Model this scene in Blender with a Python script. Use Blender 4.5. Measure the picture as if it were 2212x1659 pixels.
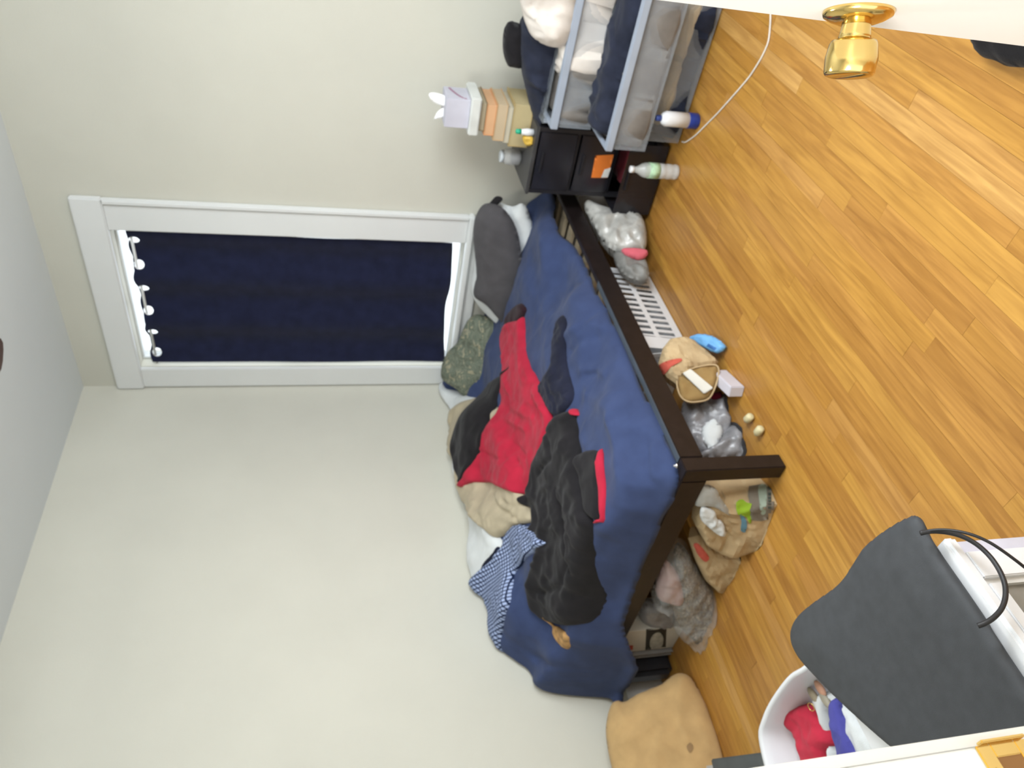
import bpy, bmesh, math, random
import numpy as np
from mathutils import Vector, Matrix

S = bpy.context.scene
for o in list(bpy.data.objects): bpy.data.objects.remove(o)
C = S.collection

# ------------------------------------------------------------ camera
YAW, PITCH, ROLL, FPX = -0.752685, 0.247674, 0.0105545, 1607.85
CAM = np.array([3.3176, -3.5607, 1.5623]); HC = 2.933
def _rot():
    f = np.array([math.sin(YAW)*math.cos(PITCH), math.cos(YAW)*math.cos(PITCH), -math.sin(PITCH)])
    r = np.array([math.cos(YAW), -math.sin(YAW), 0.]); d = np.cross(f, r)
    c, s = math.cos(ROLL), math.sin(ROLL)
    return np.array([c*r+s*d, -s*r+c*d, f])
RM = _rot()
cam = bpy.data.cameras.new('camera'); co = bpy.data.objects.new('camera', cam); C.objects.link(co)
# the phone was held on its side: the picture's right is the room's down, the picture's up is the room's right
m = Matrix.Identity(4)
xr, yr, zr = RM[1], RM[0], -RM[2]
for i in range(3):
    m[i][0], m[i][1], m[i][2], m[i][3] = xr[i], yr[i], zr[i], CAM[i]
co.matrix_world = m
cam.sensor_fit = 'HORIZONTAL'; cam.sensor_width = 36; cam.lens = FPX/2212*36; cam.clip_start = .02
cam.dof.use_dof = True; cam.dof.focus_distance = 1.0; cam.dof.aperture_fstop = 7.0
S.camera = co
# ------------------------------------------------------------ world, lights, exposure
S.view_settings.view_transform = 'Standard'; S.view_settings.look = 'None'
S.view_settings.gamma = 1; S.view_settings.use_curve_mapping = False
S.view_settings.exposure = 0.80
w = bpy.data.worlds.new('world'); S.world = w; w.use_nodes = True
w.node_tree.nodes['Background'].inputs[0].default_value = (.86, .94, 1, 1)
w.node_tree.nodes['Background'].inputs[1].default_value = 1.35
def area(name, loc, to, sx, sy, power, col=(1, 1, 1)):
    l = bpy.data.lights.new(name, 'AREA'); l.shape = 'RECTANGLE'; l.size = sx; l.size_y = sy; l.energy = power; l.color = col
    o = bpy.data.objects.new(name, l); C.objects.link(o); o.location = loc
    o.rotation_euler = (Vector(to)-Vector(loc)).to_track_quat('-Z', 'Y').to_euler(); return o
area('daylight_side_window', (3.95, -1.85, 1.75), (0, -2.2, 1.1), 1.5, 1.5, 60, (.93, .97, 1))
area('hall_lamp', (2.75, -4.5, 2.35), (3.1, -2.9, 1.0), .8, .5, 26, (1, .96, .9))
area('overhead_light', (1.95, -1.95, 2.45), (1.95, -1.95, 0), .35, .35, 9, (1, .96, .9))  # unseen area light under the ceiling, with no fixture built

# ------------------------------------------------------------ helpers
def ray(x, y):
    return RM.T @ np.array([(829.5-y)/FPX, (x-1106)/FPX, 1.]) if False else RM.T @ np.array([(1659-y-829.5)/FPX, (x-1106)/FPX, 1.])
def AZ(x, y, h=0.): d = ray(x, y); return CAM+d*(h-CAM[2])/d[2]
def AY(x, y, Y=0.): d = ray(x, y); return CAM+d*(Y-CAM[1])/d[1]
def AX(x, y, X=0.): d = ray(x, y); return CAM+d*(X-CAM[0])/d[0]
def AP(x, y, P, n): d = ray(x, y); return CAM+d*(np.dot(P-CAM, n)/np.dot(d, n))
def new_mat(name): 
    m = bpy.data.materials.new(name); m.use_nodes = True; return m, m.node_tree.nodes, m.node_tree.links, m.node_tree.nodes['Principled BSDF']
def mat(name, col, rough=.7, metal=0., var=.12, scale=9., bump=.0, bscale=80., spec=.4, alpha=1., trans=0., coat=0., sheen=0.):
    m, N, L, b = new_mat(name)
    b.inputs['Roughness'].default_value = rough; b.inputs['Metallic'].default_value = metal
    b.inputs['Specular IOR Level'].default_value = spec; b.inputs['Alpha'].default_value = alpha
    b.inputs['Transmission Weight'].default_value = trans; b.inputs['Coat Weight'].default_value = coat
    b.inputs['Sheen Weight'].default_value = sheen
    tc = N.new('ShaderNodeTexCoord'); n = N.new('ShaderNodeTexNoise'); n.inputs['Scale'].default_value = scale; n.inputs['Detail'].default_value = 4
    L.new(tc.outputs['Object'], n.inputs['Vector'])
    r = N.new('ShaderNodeValToRGB'); L.new(n.outputs['Fac'], r.inputs[0])
    r.color_ramp.elements[0].position = .3; r.color_ramp.elements[1].position = .7
    r.color_ramp.elements[0].color = tuple(max(0, c*(1-var)) for c in col)+(1,)
    r.color_ramp.elements[1].color = tuple(min(1, c*(1+var)) for c in col)+(1,)
    L.new(r.outputs[0], b.inputs['Base Color'])
    if bump:
        n2 = N.new('ShaderNodeTexNoise'); n2.inputs['Scale'].default_value = bscale; L.new(tc.outputs['Object'], n2.inputs['Vector'])
        bp = N.new('ShaderNodeBump'); bp.inputs['Strength'].default_value = bump; bp.inputs['Distance'].default_value = .004
        L.new(n2.outputs['Fac'], bp.inputs['Height']); L.new(bp.outputs[0], b.inputs['Normal'])
    return m
def fabric(name, col, var=.15, rough=.9): return mat(name, col, rough, 0, var, 14, .35, 420, .15, sheen=.08)

def tag(o, label=None, cat=None, group=None, kind=None):
    if label: o['label'] = label
    if cat: o['category'] = cat
    if group: o['group'] = group
    if kind: o['kind'] = kind
    return o
def wloc(o):
    v = Vector(o.location)
    while o.parent: o = o.parent; v = v+Vector(o.location)
    return v
def mk(name, vs, fs, material, parent=None, smooth=False, bev=0., origin=None):
    """one mesh object from world-space vertices; origin goes to the base centre"""
    vs = np.asarray(vs, float)
    c = np.array([(vs[:, 0].min()+vs[:, 0].max())/2, (vs[:, 1].min()+vs[:, 1].max())/2, vs[:, 2].min()]) if origin is None else np.array(origin, float)
    me = bpy.data.meshes.new(name); me.from_pydata([tuple(v) for v in (vs-c)], [], fs); me.validate()
    bm = bmesh.new(); bm.from_mesh(me); bmesh.ops.recalc_face_normals(bm, faces=bm.faces)
    if bev: bmesh.ops.bevel(bm, geom=[e for e in bm.edges if len(e.link_faces) == 2 and e.calc_face_angle(0) > .5], offset=bev, segments=2, affect='EDGES')
    bm.to_mesh(me); bm.free()
    if smooth: me.polygons.foreach_set('use_smooth', [True]*len(me.polygons))
    if material: me.materials.append(material)
    o = bpy.data.objects.new(name, me); C.objects.link(o)
    if parent is not None:
        o.parent = parent; o.location = Vector(c)-wloc(parent)
    else: o.location = c
    return o
def thing(name, label, cat, loc, group=None):
    o = bpy.data.objects.new(name, None); C.objects.link(o); o.location = loc; o.empty_display_size = .05
    return tag(o, label, cat, group)
QF = [(0, 1, 3, 2), (4, 6, 7, 5), (0, 4, 5, 1), (2, 3, 7, 6), (0, 2, 6, 4), (1, 5, 7, 3)]
def boxv(x0, x1, y0, y1, z0, z1): return [(x, y, z) for x in (x0, x1) for y in (y0, y1) for z in (z0, z1)]
class MB:
    def __init__(s): s.v = []; s.f = []
    def add(s, v, f):
        n = len(s.v); s.v += [tuple(p) for p in v]; s.f += [tuple(i+n for i in q) for q in f]; return s
    def box(s, *a): return s.add(boxv(*a), QF)
    def obox(s, c, ax, ay, az, hx, hy, hz):
        c, ax, ay, az = map(np.array, (c, ax, ay, az))
        return s.add([c+ax*i*hx+ay*j*hy+az*k*hz for i in (-1, 1) for j in (-1, 1) for k in (-1, 1)], QF)
    def tube(s, pts, r, n=8, cap=True):
        pts = [np.array(p, float) for p in pts]; rs = r if hasattr(r, '__len__') else [r]*len(pts); base = len(s.v)
        up = None
        for i, p in enumerate(pts):
            t = pts[min(i+1, len(pts)-1)]-pts[max(i-1, 0)]; t /= np.linalg.norm(t)+1e-12
            a = np.cross(t, [0, 0, 1]) if up is None else up-t*np.dot(up, t)
            if np.linalg.norm(a) < 1e-4: a = np.cross(t, [1, 0, 0])
            a /= np.linalg.norm(a); up = a; b = np.cross(t, a)
            for k in range(n):
                q = 2*math.pi*k/n; s.v.append(tuple(p+rs[i]*(math.cos(q)*a+math.sin(q)*b)))
        for i in range(len(pts)-1):
            for k in range(n): s.f.append((base+i*n+k, base+i*n+(k+1) % n, base+(i+1)*n+(k+1) % n, base+(i+1)*n+k))
        if cap: s.f.append(tuple(base+k for k in range(n))[::-1]); s.f.append(tuple(base+(len(pts)-1)*n+k for k in range(n)))
        return s
    def lathe(s, P, axis, prof, n=24):
        P = np.array(P, float); return s.tube([P+np.array(axis)*h for h, r in prof], [max(r, 1e-4) for h, r in prof], n)
    def mk(s, name, material, parent=None, **k): return mk(name, s.v, s.f, material, parent, **k)
def box(name, a, material, parent=None, bev=0., **k): return mk(name, boxv(*a), QF, material, parent, bev=bev, **k)

def hashn(i, j, s):
    v = np.sin(i*127.1+j*311.7+s*74.7)*43758.5453; return v-np.floor(v)
def vn(x, y, s=0):
    i = np.floor(x); j = np.floor(y); u = x-i; v = y-j; u = u*u*(3-2*u); v = v*v*(3-2*v)
    return (hashn(i, j, s)*(1-u)+hashn(i+1, j, s)*u)*(1-v)+(hashn(i, j+1, s)*(1-u)+hashn(i+1, j+1, s)*u)*v
def fbm(x, y, s=0): return (vn(x, y, s)-.5)+.5*(vn(2.1*x, 2.1*y, s+3)-.5)+.25*(vn(4.3*x, 4.3*y, s+7)-.5)
def ridg(x, y, s=0):
    wx = x+1.2*fbm(x*.7, y*.7, s+11); wy = y+1.2*fbm(x*.7, y*.7, s+17)
    return (1-np.abs(2*vn(wx, wy, s)-1))**2+.5*(1-np.abs(2*vn(2.3*wx, 2.3*wy, s+5)-1))**2-.6
def catmull(P, k=5):
    P = np.array(P, float); n = len(P); out = []
    for i in range(n):
        a, b, c, d = P[i-1], P[i], P[(i+1) % n], P[(i+2) % n]
        for j in range(k):
            t = j/k; out.append(.5*((2*b)+(-a+c)*t+(2*a-5*b+4*c-d)*t*t+(-a+3*b-3*c+d)*t**3))
    return np.array(out)
def inside(px, py, P):
    r = np.zeros(px.shape, bool); n = len(P)
    for i in range(n):
        x0, y0 = P[i]; x1, y1 = P[(i+1) % n]
        if y0 == y1: continue
        c = ((y0 > py) != (y1 > py)) & (px < (x1-x0)*(py-y0)/(y1-y0)+x0); r ^= c
    return r
def pdist(px, py, P, closed=True):
    best = np.full(px.shape, 1e9); bx = px.copy(); by = py.copy(); n = len(P)
    for i in range(n if closed else n-1):
        a = P[i]; b = P[(i+1) % n]; d = b-a; L = d@d+1e-12
        t = np.clip(((px-a[0])*d[0]+(py-a[1])*d[1])/L, 0, 1); qx = a[0]+t*d[0]; qy = a[1]+t*d[1]
        D = np.hypot(px-qx, py-qy); m_ = D < best; best = np.where(m_, D, best); bx = np.where(m_, qx, bx); by = np.where(m_, qy, by)
    return best, bx, by
def fill(P, res):
    """grid mesh of the inside of polygon P whose rim is snapped onto it -> pts, dist, quads, rim edges"""
    x0, y0 = P.min(0)-res; x1, y1 = P.max(0)+res
    xs = np.arange(x0, x1+res, res); ys = np.arange(y0, y1+res, res); X, Y = np.meshgrid(xs, ys, indexing='ij')
    ins = inside(X, Y, P); D, bx, by = pdist(X, Y, P); D = np.where(ins, D, 0)
    near = ins & (D < res*.35)
    X = np.where(ins & ~near, X, bx); Y = np.where(ins & ~near, Y, by); D = np.where(near, 0, D)
    cells = [(i, j) for i in range(X.shape[0]-1) for j in range(X.shape[1]-1)]
    K = ins[:-1, :-1].astype(int)+ins[1:, :-1]+ins[:-1, 1:]+ins[1:, 1:]
    ids = {}; pts = []; ds = []; quads = []
    def vid(i, j):
        if (i, j) not in ids: ids[(i, j)] = len(pts); pts.append((X[i, j], Y[i, j])); ds.append(D[i, j])
        return ids[(i, j)]
    ii, jj = np.nonzero(K >= 1)
    for i, j in zip(ii, jj): quads.append((vid(i, j), vid(i+1, j), vid(i+1, j+1), vid(i, j+1)))
    cnt = {}
    for q in quads:
        for k in range(4):
            a, b = q[k], q[(k+1) % 4]; e = (min(a, b), max(a, b)); cnt[e] = None if e in cnt else (a, b)
    rim = [e for e in cnt.values() if e]
    pts = np.array(pts); ds = np.array(ds); r_ = np.zeros(len(pts), bool)
    for a, b in rim: r_[a] = r_[b] = True
    d2, qx, qy = pdist(pts[r_, 0], pts[r_, 1], P); pts[r_, 0] = qx; pts[r_, 1] = qy; ds[r_] = 0
    return pts, ds, quads, rim
def prof(d, R): t = np.clip(d/R, 0, 1); return np.sqrt(1-(1-t)**2)
def puff(name, out, P, n, tf, tb, material, parent=None, R=.06, res=.01, cr=.0, cs=12., seed=0, zmin=None, zmax=None, smooth=True, k=4, ymax=None, xmin=None, bands=None, world=None):
    """soft solid body whose outline lies in the plane (P, n); tf and tb are its depths before and behind it"""
    P = np.array(P, float); n = np.array(n, float); n /= np.linalg.norm(n)
    e1 = np.cross([0, 0, 1], n); e1 = e1/np.linalg.norm(e1) if np.linalg.norm(e1) > 1e-3 else np.array([1., 0, 0]); e2 = np.cross(n, e1)
    W3 = [AP(x, y, P, n) for x, y in out] if world is None else world
    poly = np.array([[(q-P)@e1, (q-P)@e2] for q in W3])
    if k > 1: poly = catmull(poly, k)
    pts, ds, quads, rim = fill(poly, res)
    cx = cr*ridg(pts[:, 0]*cs, pts[:, 1]*cs, seed)*np.clip(ds/(.4*R), 0, 1)
    f = tf*prof(ds, R)+cx; b = tb*prof(ds, R)+.5*cx
    base = P+pts[:, :1]*e1+pts[:, 1:]*e2
    F = base+f[:, None]*n; B = base-b[:, None]*n
    nv = len(pts); isr = np.zeros(nv, bool)
    for a, c in rim: isr[a] = isr[c] = True
    V = np.vstack([F, B]); mp = np.where(isr, np.arange(nv), np.arange(nv)+nv)
    if zmin is not None: V[:, 2] = np.maximum(V[:, 2], zmin)
    if zmax is not None: V[:, 2] = np.minimum(V[:, 2], zmax)
    if ymax is not None: V[:, 1] = np.minimum(V[:, 1], ymax)
    if xmin is not None: V[:, 0] = np.maximum(V[:, 0], xmin)
    fs = list(quads)+[tuple(int(mp[i]) for i in q[::-1]) for q in quads]
    use = np.zeros(2*nv, bool)
    for q in fs:
        for i in q: use[i] = True
    idx = np.cumsum(use)-1
    fs = [tuple(int(idx[i]) for i in q) for q in fs]
    return mk(name, V[use], fs, material, parent, smooth=smooth)

# ------------------------------------------------------------ materials
M_wall = mat('wall_paint', (.612, .606, .535), .75, 0, .02, 3, .15, 260, .25)
M_ceil = mat('ceiling_paint', (.70, .745, .765), .9, 0, .015, 2)
M_trim = mat('trim_white', (.74, .76, .76), .4, 0, .02, 3)
M_door = mat('door_white', (.88, .88, .86), .4, 0, .01, 3)
M_dark = mat('espresso_wood', (.012, .008, .008), .42, 0, .25, 30, .05, 90, .4)
M_darktop = M_dark
M_brass = mat('brass', (.78, .56, .20), .16, 1., .08, 8)
M_chrome = mat('steel', (.6, .6, .62), .25, 1., .05, 8)
M_navycurt = fabric('curtain_navy', (.012, .015, .042), .2)
M_duvet = fabric('duvet_navy', (.037, .055, .130), .12)
M_black = fabric('black_fleece', (.013, .012, .014), .25)
M_red = fabric('red_fleece', (.42, .018, .045), .15)
M_khaki = fabric('khaki_cotton', (.44, .38, .27), .1)
M_white = fabric('white_cotton', (.66, .69, .70), .05)
M_grey = fabric('grey_jersey', (.075, .072, .078), .12)
M_navyd = fabric('dark_navy', (.012, .014, .03), .3)
M_paper = mat('kraft_paper', (.47, .35, .20), .85, 0, .1, 14, .25, 60)
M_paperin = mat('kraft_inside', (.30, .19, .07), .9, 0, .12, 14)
M_tan = fabric('tan_fabric', (.50, .33, .15), .1)
M_wpl = mat('white_plastic', (.75, .77, .80), .3, 0, .02, 5)
M_clear = mat('frosted_plastic', (.45, .50, .56), .25, 0, .03, 6, alpha=.20, spec=.6)
M_smoke = mat('smoked_plastic', (.02, .02, .026), .18, 0, .2, 12, alpha=.82, spec=.6)
M_blackpl = mat('black_plastic', (.018, .018, .022), .35, 0, .2, 12)
M_film = mat('clear_film', (.70, .72, .74), .12, 0, .05, 20, .8, 30, alpha=.40, spec=.9)
M_filmg = mat('grey_film', (.30, .30, .32), .32, 0, .25, 25, .8, 35, alpha=.80, spec=.8)
M_char = mat('charcoal_pad', (.050, .054, .060), .62, 0, .1, 40, .15, 900, .3)

def wood():
    m, N, L, b = new_mat('oak_floor')
    tc = N.new('ShaderNodeTexCoord'); oi = N.new('ShaderNodeObjectInfo'); mp = N.new('ShaderNodeMapping'); mp.inputs['Scale'].default_value = (34, 2.2, 1)
    ad = N.new('ShaderNodeVectorMath'); ad.operation = 'MULTIPLY_ADD'; ad.inputs[1].default_value = (17, 31, 3)
    cb = N.new('ShaderNodeCombineXYZ'); 
    for i in range(3): L.new(oi.outputs['Random'], cb.inputs[i])
    L.new(cb.outputs[0], ad.inputs[0]); L.new(tc.outputs['Object'], ad.inputs[2]); L.new(ad.outputs[0], mp.inputs['Vector'])
    n = N.new('ShaderNodeTexNoise'); n.inputs['Scale'].default_value = 1.6; n.inputs['Detail'].default_value = 6; n.inputs['Distortion'].default_value = .9; L.new(mp.outputs[0], n.inputs['Vector'])
    r1 = N.new('ShaderNodeValToRGB'); L.new(oi.outputs['Random'], r1.inputs[0])
    e = r1.color_ramp.elements; e[0].color = (.40, .19, .04, 1); e[1].color = (.58, .33, .10, 1); e[1].position = 1
    for p_, c_ in ((.3, (.47, .235, .045, 1)), (.6, (.52, .275, .055, 1)), (.85, (.46, .225, .05, 1))): q = e.new(p_); q.color = c_
    r2 = N.new('ShaderNodeValToRGB'); L.new(n.outputs['Fac'], r2.inputs[0]); r2.color_ramp.elements[0].position = .3; r2.color_ramp.elements[1].position = .72
    r2.color_ramp.elements[0].color = (.72, .66, .6, 1); r2.color_ramp.elements[1].color = (1.1, 1.12, 1.15, 1)
    mx = N.new('ShaderNodeMix'); mx.data_type = 'RGBA'; mx.blend_type = 'MULTIPLY'; mx.inputs[0].default_value = 1
    L.new(r1.outputs[0], mx.inputs[6]); L.new(r2.outputs[0], mx.inputs[7]); L.new(mx.outputs[2], b.inputs['Base Color'])
    b.inputs['Roughness'].default_value = .33; b.inputs['Specular IOR Level'].default_value = .45
    bp = N.new('ShaderNodeBump'); bp.inputs['Strength'].default_value = .06; bp.inputs['Distance'].default_value = .002; L.new(n.outputs['Fac'], bp.inputs['Height']); L.new(bp.outputs[0], b.inputs['Normal'])
    return m
M_wood = wood()
def grid_mat(name, base, line, sx=95):
    m, N, L, b = new_mat(name); b.inputs['Roughness'].default_value = .9; b.inputs['Specular IOR Level'].default_value = .1
    tc = N.new('ShaderNodeTexCoord'); sp = N.new('ShaderNodeSeparateXYZ')
    mpn = N.new('ShaderNodeMapping'); mpn.inputs['Rotation'].default_value = (0, 0, .25); L.new(tc.outputs['UV'], mpn.inputs[0]); L.new(mpn.outputs[0], sp.inputs[0])
    ms = []
    for ax in (0, 1):
        mu = N.new('ShaderNodeMath'); mu.operation = 'MULTIPLY'; mu.inputs[1].default_value = sx; L.new(sp.outputs[ax], mu.inputs[0])
        fr = N.new('ShaderNodeMath'); fr.operation = 'FRACT'; L.new(mu.outputs[0], fr.inputs[0])
        lt = N.new('ShaderNodeMath'); lt.operation = 'LESS_THAN'; lt.inputs[1].default_value = .30; L.new(fr.outputs[0], lt.inputs[0]); ms.append(lt)
    mxx = N.new('ShaderNodeMath'); mxx.operation = 'MAXIMUM'; L.new(ms[0].outputs[0], mxx.inputs[0]); L.new(ms[1].outputs[0], mxx.inputs[1])
    mx = N.new('ShaderNodeMix'); mx.data_type = 'RGBA'; L.new(mxx.outputs[0], mx.inputs[0]); mx.inputs[6].default_value = base+(1,); mx.inputs[7].default_value = line+(1,)
    L.new(mx.outputs[2], b.inputs['Base Color']); return m
M_plaid = grid_mat('blue_check', (.36, .44, .66), (.012, .02, .055), 58)
def camo(name, cols, scale=22, alpha=1.):
    m, N, L, b = new_mat(name); b.inputs['Roughness'].default_value = .85; b.inputs['Alpha'].default_value = alpha
    tc = N.new('ShaderNodeTexCoord'); mp = N.new('ShaderNodeMapping'); mp.inputs['Scale'].default_value = (1, 1, 2.0)
    n = N.new('ShaderNodeTexNoise'); n.inputs['Scale'].default_value = scale; n.inputs['Detail'].default_value = 2; n.inputs['Distortion'].default_value = 1.4
    L.new(tc.outputs['Object'], mp.inputs[0]); L.new(mp.outputs[0], n.inputs['Vector'])
    r = N.new('ShaderNodeValToRGB'); r.color_ramp.interpolation = 'CONSTANT'; L.new(n.outputs['Fac'], r.inputs[0])
    r.color_ramp.elements[0].color = cols[0]+(1,); r.color_ramp.elements[1].color = cols[1]+(1,); r.color_ramp.elements[1].position = .42
    for i, c in enumerate(cols[2:]): q = r.color_ramp.elements.new(.5+.09*i); q.color = c+(1,)
    L.new(r.outputs[0], b.inputs['Base Color']); return m
M_camo = camo('camouflage', [(.10, .115, .085), (.16, .18, .135), (.12, .145, .11), (.30, .28, .19), (.14, .165, .13)], 17)

# ------------------------------------------------------------ room shell
XR, YF = 3.65, -3.385
st = lambda o: tag(o, kind='structure')
WX0, WX1, WZ0, WZ1 = .155, 1.085, .782, 2.60       # window opening in the back wall
b = MB(); b.box(-.15, WX0, 0, .15, -.05, HC); b.box(WX1, XR+.15, 0, .15, -.05, HC); b.box(WX0, WX1, 0, .15, -.05, WZ0); b.box(WX0, WX1, 0, .15, WZ1, HC)
st(b.mk('wall_back', M_wall))
st(box('wall_left', (-.15, 0, -4.9, 0, -.05, HC), M_wall))
RY0, RY1, RZ0, RZ1 = -2.55, -1.15, .95, 2.5
b = MB(); b.box(XR, XR+.15, -4.9, RY0, -.05, HC); b.box(XR, XR+.15, RY1, 0, -.05, HC); b.box(XR, XR+.15, RY0, RY1, -.05, RZ0); b.box(XR, XR+.15, RY0, RY1, RZ1, HC)
st(b.mk('wall_right', M_wall))
b = MB(); b.box(0, 2.655, YF-.125, YF, -.05, HC); b.box(3.495, XR, YF-.125, YF, -.05, HC); b.box(2.655, 3.495, YF-.125, YF, 2.08, HC)
st(b.mk('wall_front', M_wall))
st(box('ceiling', (-.15, XR+.15, -4.9, .15, HC, HC+.1), M_ceil))
fl = st(box('floor', (-.15, XR+.15, -5.3, .15, -.12, -.014), M_wood))
random.seed(3)
PW = .0572; npl = 0
for i in range(int(XR/PW)+1):
    x0 = i*PW; x1 = min(x0+PW-.0007, XR)
    if x1-x0 < .01: continue
    y = -3.51-random.uniform(0, .5) if x0 > 1.2 else -3.38-random.uniform(0, .3)
    while y < -.02:
        L_ = random.choice((.6, .8, 1.0, 1.2, 1.4)); y1 = y+L_
        a, c = max(y, -3.51), min(y1, -.001)
        if c-a > .03 and not (x0 < 1.0 and a > -1.9) and not (x0 > 1.95 and a > -.25) and not(x0 < 2.6 and c < -3.37):
            zt = random.uniform(-.0005, .0003)
            mk('plank', boxv(x0, x1, a, c-.0008, -.013, zt), QF, M_wood, fl, bev=0); npl += 1
        y = y1
st(box('baseboard_left', (0, .016, YF, 0, 0, .19), M_trim, bev=.004))
st(box('baseboard_back', (.016, XR, -.016, 0, 0, .19), M_trim, bev=.004))
st(box('baseboard_right', (XR-.016, XR, YF, -.016, 0, .19), M_trim, bev=.004))
st(box('baseboard_front', (.016, 2.57, YF, YF+.016, 0, .19), M_trim, bev=.004))

# window in the back wall
wn = thing('window_1', None, None, (WX0, 0, WZ0)); wn['kind'] = 'structure'
def casing(name, a, parent): return box(name, a, M_trim, parent, bev=.006)
casing('side_casing', (WX1, WX1+.15, -.022, 0, WZ0, WZ1+.005), wn); casing('side_casing', (WX0-.148, WX0, -.022, 0, WZ0, WZ1+.005), wn)
casing('edge_moulding', (WX1+.15, WX1+.178, -.034, 0, WZ0, WZ1+.005), wn)
casing('head_casing', (.004, WX1+.182, -.034, 0, WZ1, 2.745), wn)
casing('stool', (WX0-.15, WX1+.18, -.05, .05, WZ0-.03, WZ0), wn)
casing('apron', (WX0-.14, WX1+.17, -.02, 0, WZ0-.10, WZ0-.03), wn)
f = MB(); f.box(WX0, WX0+.014, .07, .12, WZ0, WZ1); f.box(WX1-.014, WX1, .07, .12, WZ0, WZ1); f.box(WX0+.014, WX1-.014, .07, .12, WZ0, WZ0+.008)
f.box(WX0+.014, WX1-.014, .07, .12, WZ1-.012, WZ1); f.box(WX0+.014, WX1-.014, .075, .115, 1.70, 1.735)
sf = f.mk('window_frame', M_trim, wn, bev=.003)
M_pane = mat('window_glass', (.9, .95, 1), .02, 0, .01, 3, alpha=.06)
box('pane', (WX0+.014, WX1-.014, .092, .096, WZ0+.008, 1.70), M_pane, sf); box('pane', (WX0+.014, WX1-.014, .098, .102, 1.735, WZ1-.012), M_pane, sf)
# curtain on a tension rod, threaded through six grommets
ct = thing('curtain', 'dark navy grommet curtain drawn across the window', 'curtain', (.62, .02, .9))
zrod = 2.505; cz0, cz1 = .832, 2.535
gx = [WX0+.04+(WX1-WX0-.09)*(i+.28)/5.5 for i in range(6)]
per = gx[1]-gx[0]
def cy(x): return .035+.020*np.sin(math.pi*(x-gx[0])/per)
xs = np.linspace(WX0+.022, WX1-.018, 220); zs = np.concatenate([np.linspace(cz0, cz1-.12, 40), np.linspace(cz1-.115, cz1, 34)])
Rg = .026; V = []; ids = {}; F = []
for i, x in enumerate(xs):
    for j, z in enumerate(zs):
        xx, zz = x, z
        for g in gx:
            d = math.hypot(x-g, z-zrod)
            if d < Rg and d > Rg*.55: xx = g+(x-g)*Rg/d; zz = zrod+(z-zrod)*Rg/d
        t = (cz1-z)/(cz1-cz0)
        y = float(cy(xx))*(1-.55*t)+.012*t+.006*t*math.sin(xx*21+1.3)
        if j == 0: zz = z - .010*math.sin(x*9)+.035*(x-.6)
        if j > 0 and z < 1.2: zz = z+(-.010*math.sin(x*9)+.035*(x-.6))*(1.2-z)/(1.2-cz0)
        if j == len(zs)-1: zz = z+.008*math.sin(x*35)
        V.append((xx+.005*t*math.sin(z*7), y, zz))
nz = len(zs)
for i in range(len(xs)-1):
    for j in range(nz-1):
        xm, zm_ = (xs[i]+xs[i+1])/2, (zs[j]+zs[j+1])/2
        if any(math.hypot(xm-g, zm_-zrod) < Rg*.8 for g in gx): continue
        F.append((i*nz+j, (i+1)*nz+j, (i+1)*nz+j+1, i*nz+j+1))
cl = mk('cloth', V, F, M_navycurt, ct, smooth=True)
sm = cl.modifiers.new('s', 'SOLIDIFY'); sm.thickness = .0025
for g in gx:
    sl = .020*math.pi/per*math.cos(math.pi*(g-gx[0])/per); tx = np.array([1, sl, 0]); tx /= np.linalg.norm(tx)
    mb = MB(); c0 = np.array([g, float(cy(g)), zrod])
    mb.tube([c0+(Rg+.001)*(math.cos(a)*tx+math.sin(a)*np.array([0, 0, 1])) for a in np.linspace(0, 2*math.pi, 25)], .0026, 8, False)
    mb.mk('grommet', M_chrome, ct, smooth=True)
rod = MB().tube([(WX0+.001, .035, zrod+.012), (WX1-.001, .035, zrod+.012)], .0075, 12).mk('tension_rod', M_trim, None, smooth=True)
tag(rod, 'white tension rod threaded through the navy curtain', 'curtain rod')
# window in the right wall (beyond the open door)
w2 = thing('window_2', None, None, (XR, -1.85, RZ0)); w2['kind'] = 'structure'
casing('side_casing', (XR-.02, XR, RY0-.11, RY0, RZ0-.12, RZ1), w2); casing('side_casing', (XR-.02, XR, RY1, RY1+.11, RZ0-.12, RZ1), w2)
casing('head_casing', (XR-.024, XR, RY0-.12, RY1+.12, RZ1, RZ1+.15), w2); casing('stool', (XR-.05, XR+.04, RY0-.12, RY1+.12, RZ0-.03, RZ0), w2)
f = MB(); f.box(XR+.06, XR+.1, RY0, RY0+.04, RZ0, RZ1); f.box(XR+.06, XR+.1, RY1-.04, RY1, RZ0, RZ1); f.box(XR+.06, XR+.1, RY0+.04, RY1-.04, RZ0, RZ0+.04); f.box(XR+.06, XR+.1, RY0+.04, RY1-.04, RZ1-.04, RZ1); f.box(XR+.065, XR+.095, RY0+.04, RY1-.04, 1.7, 1.735)
f.mk('window_frame', M_trim, w2, bev=.003)

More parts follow.
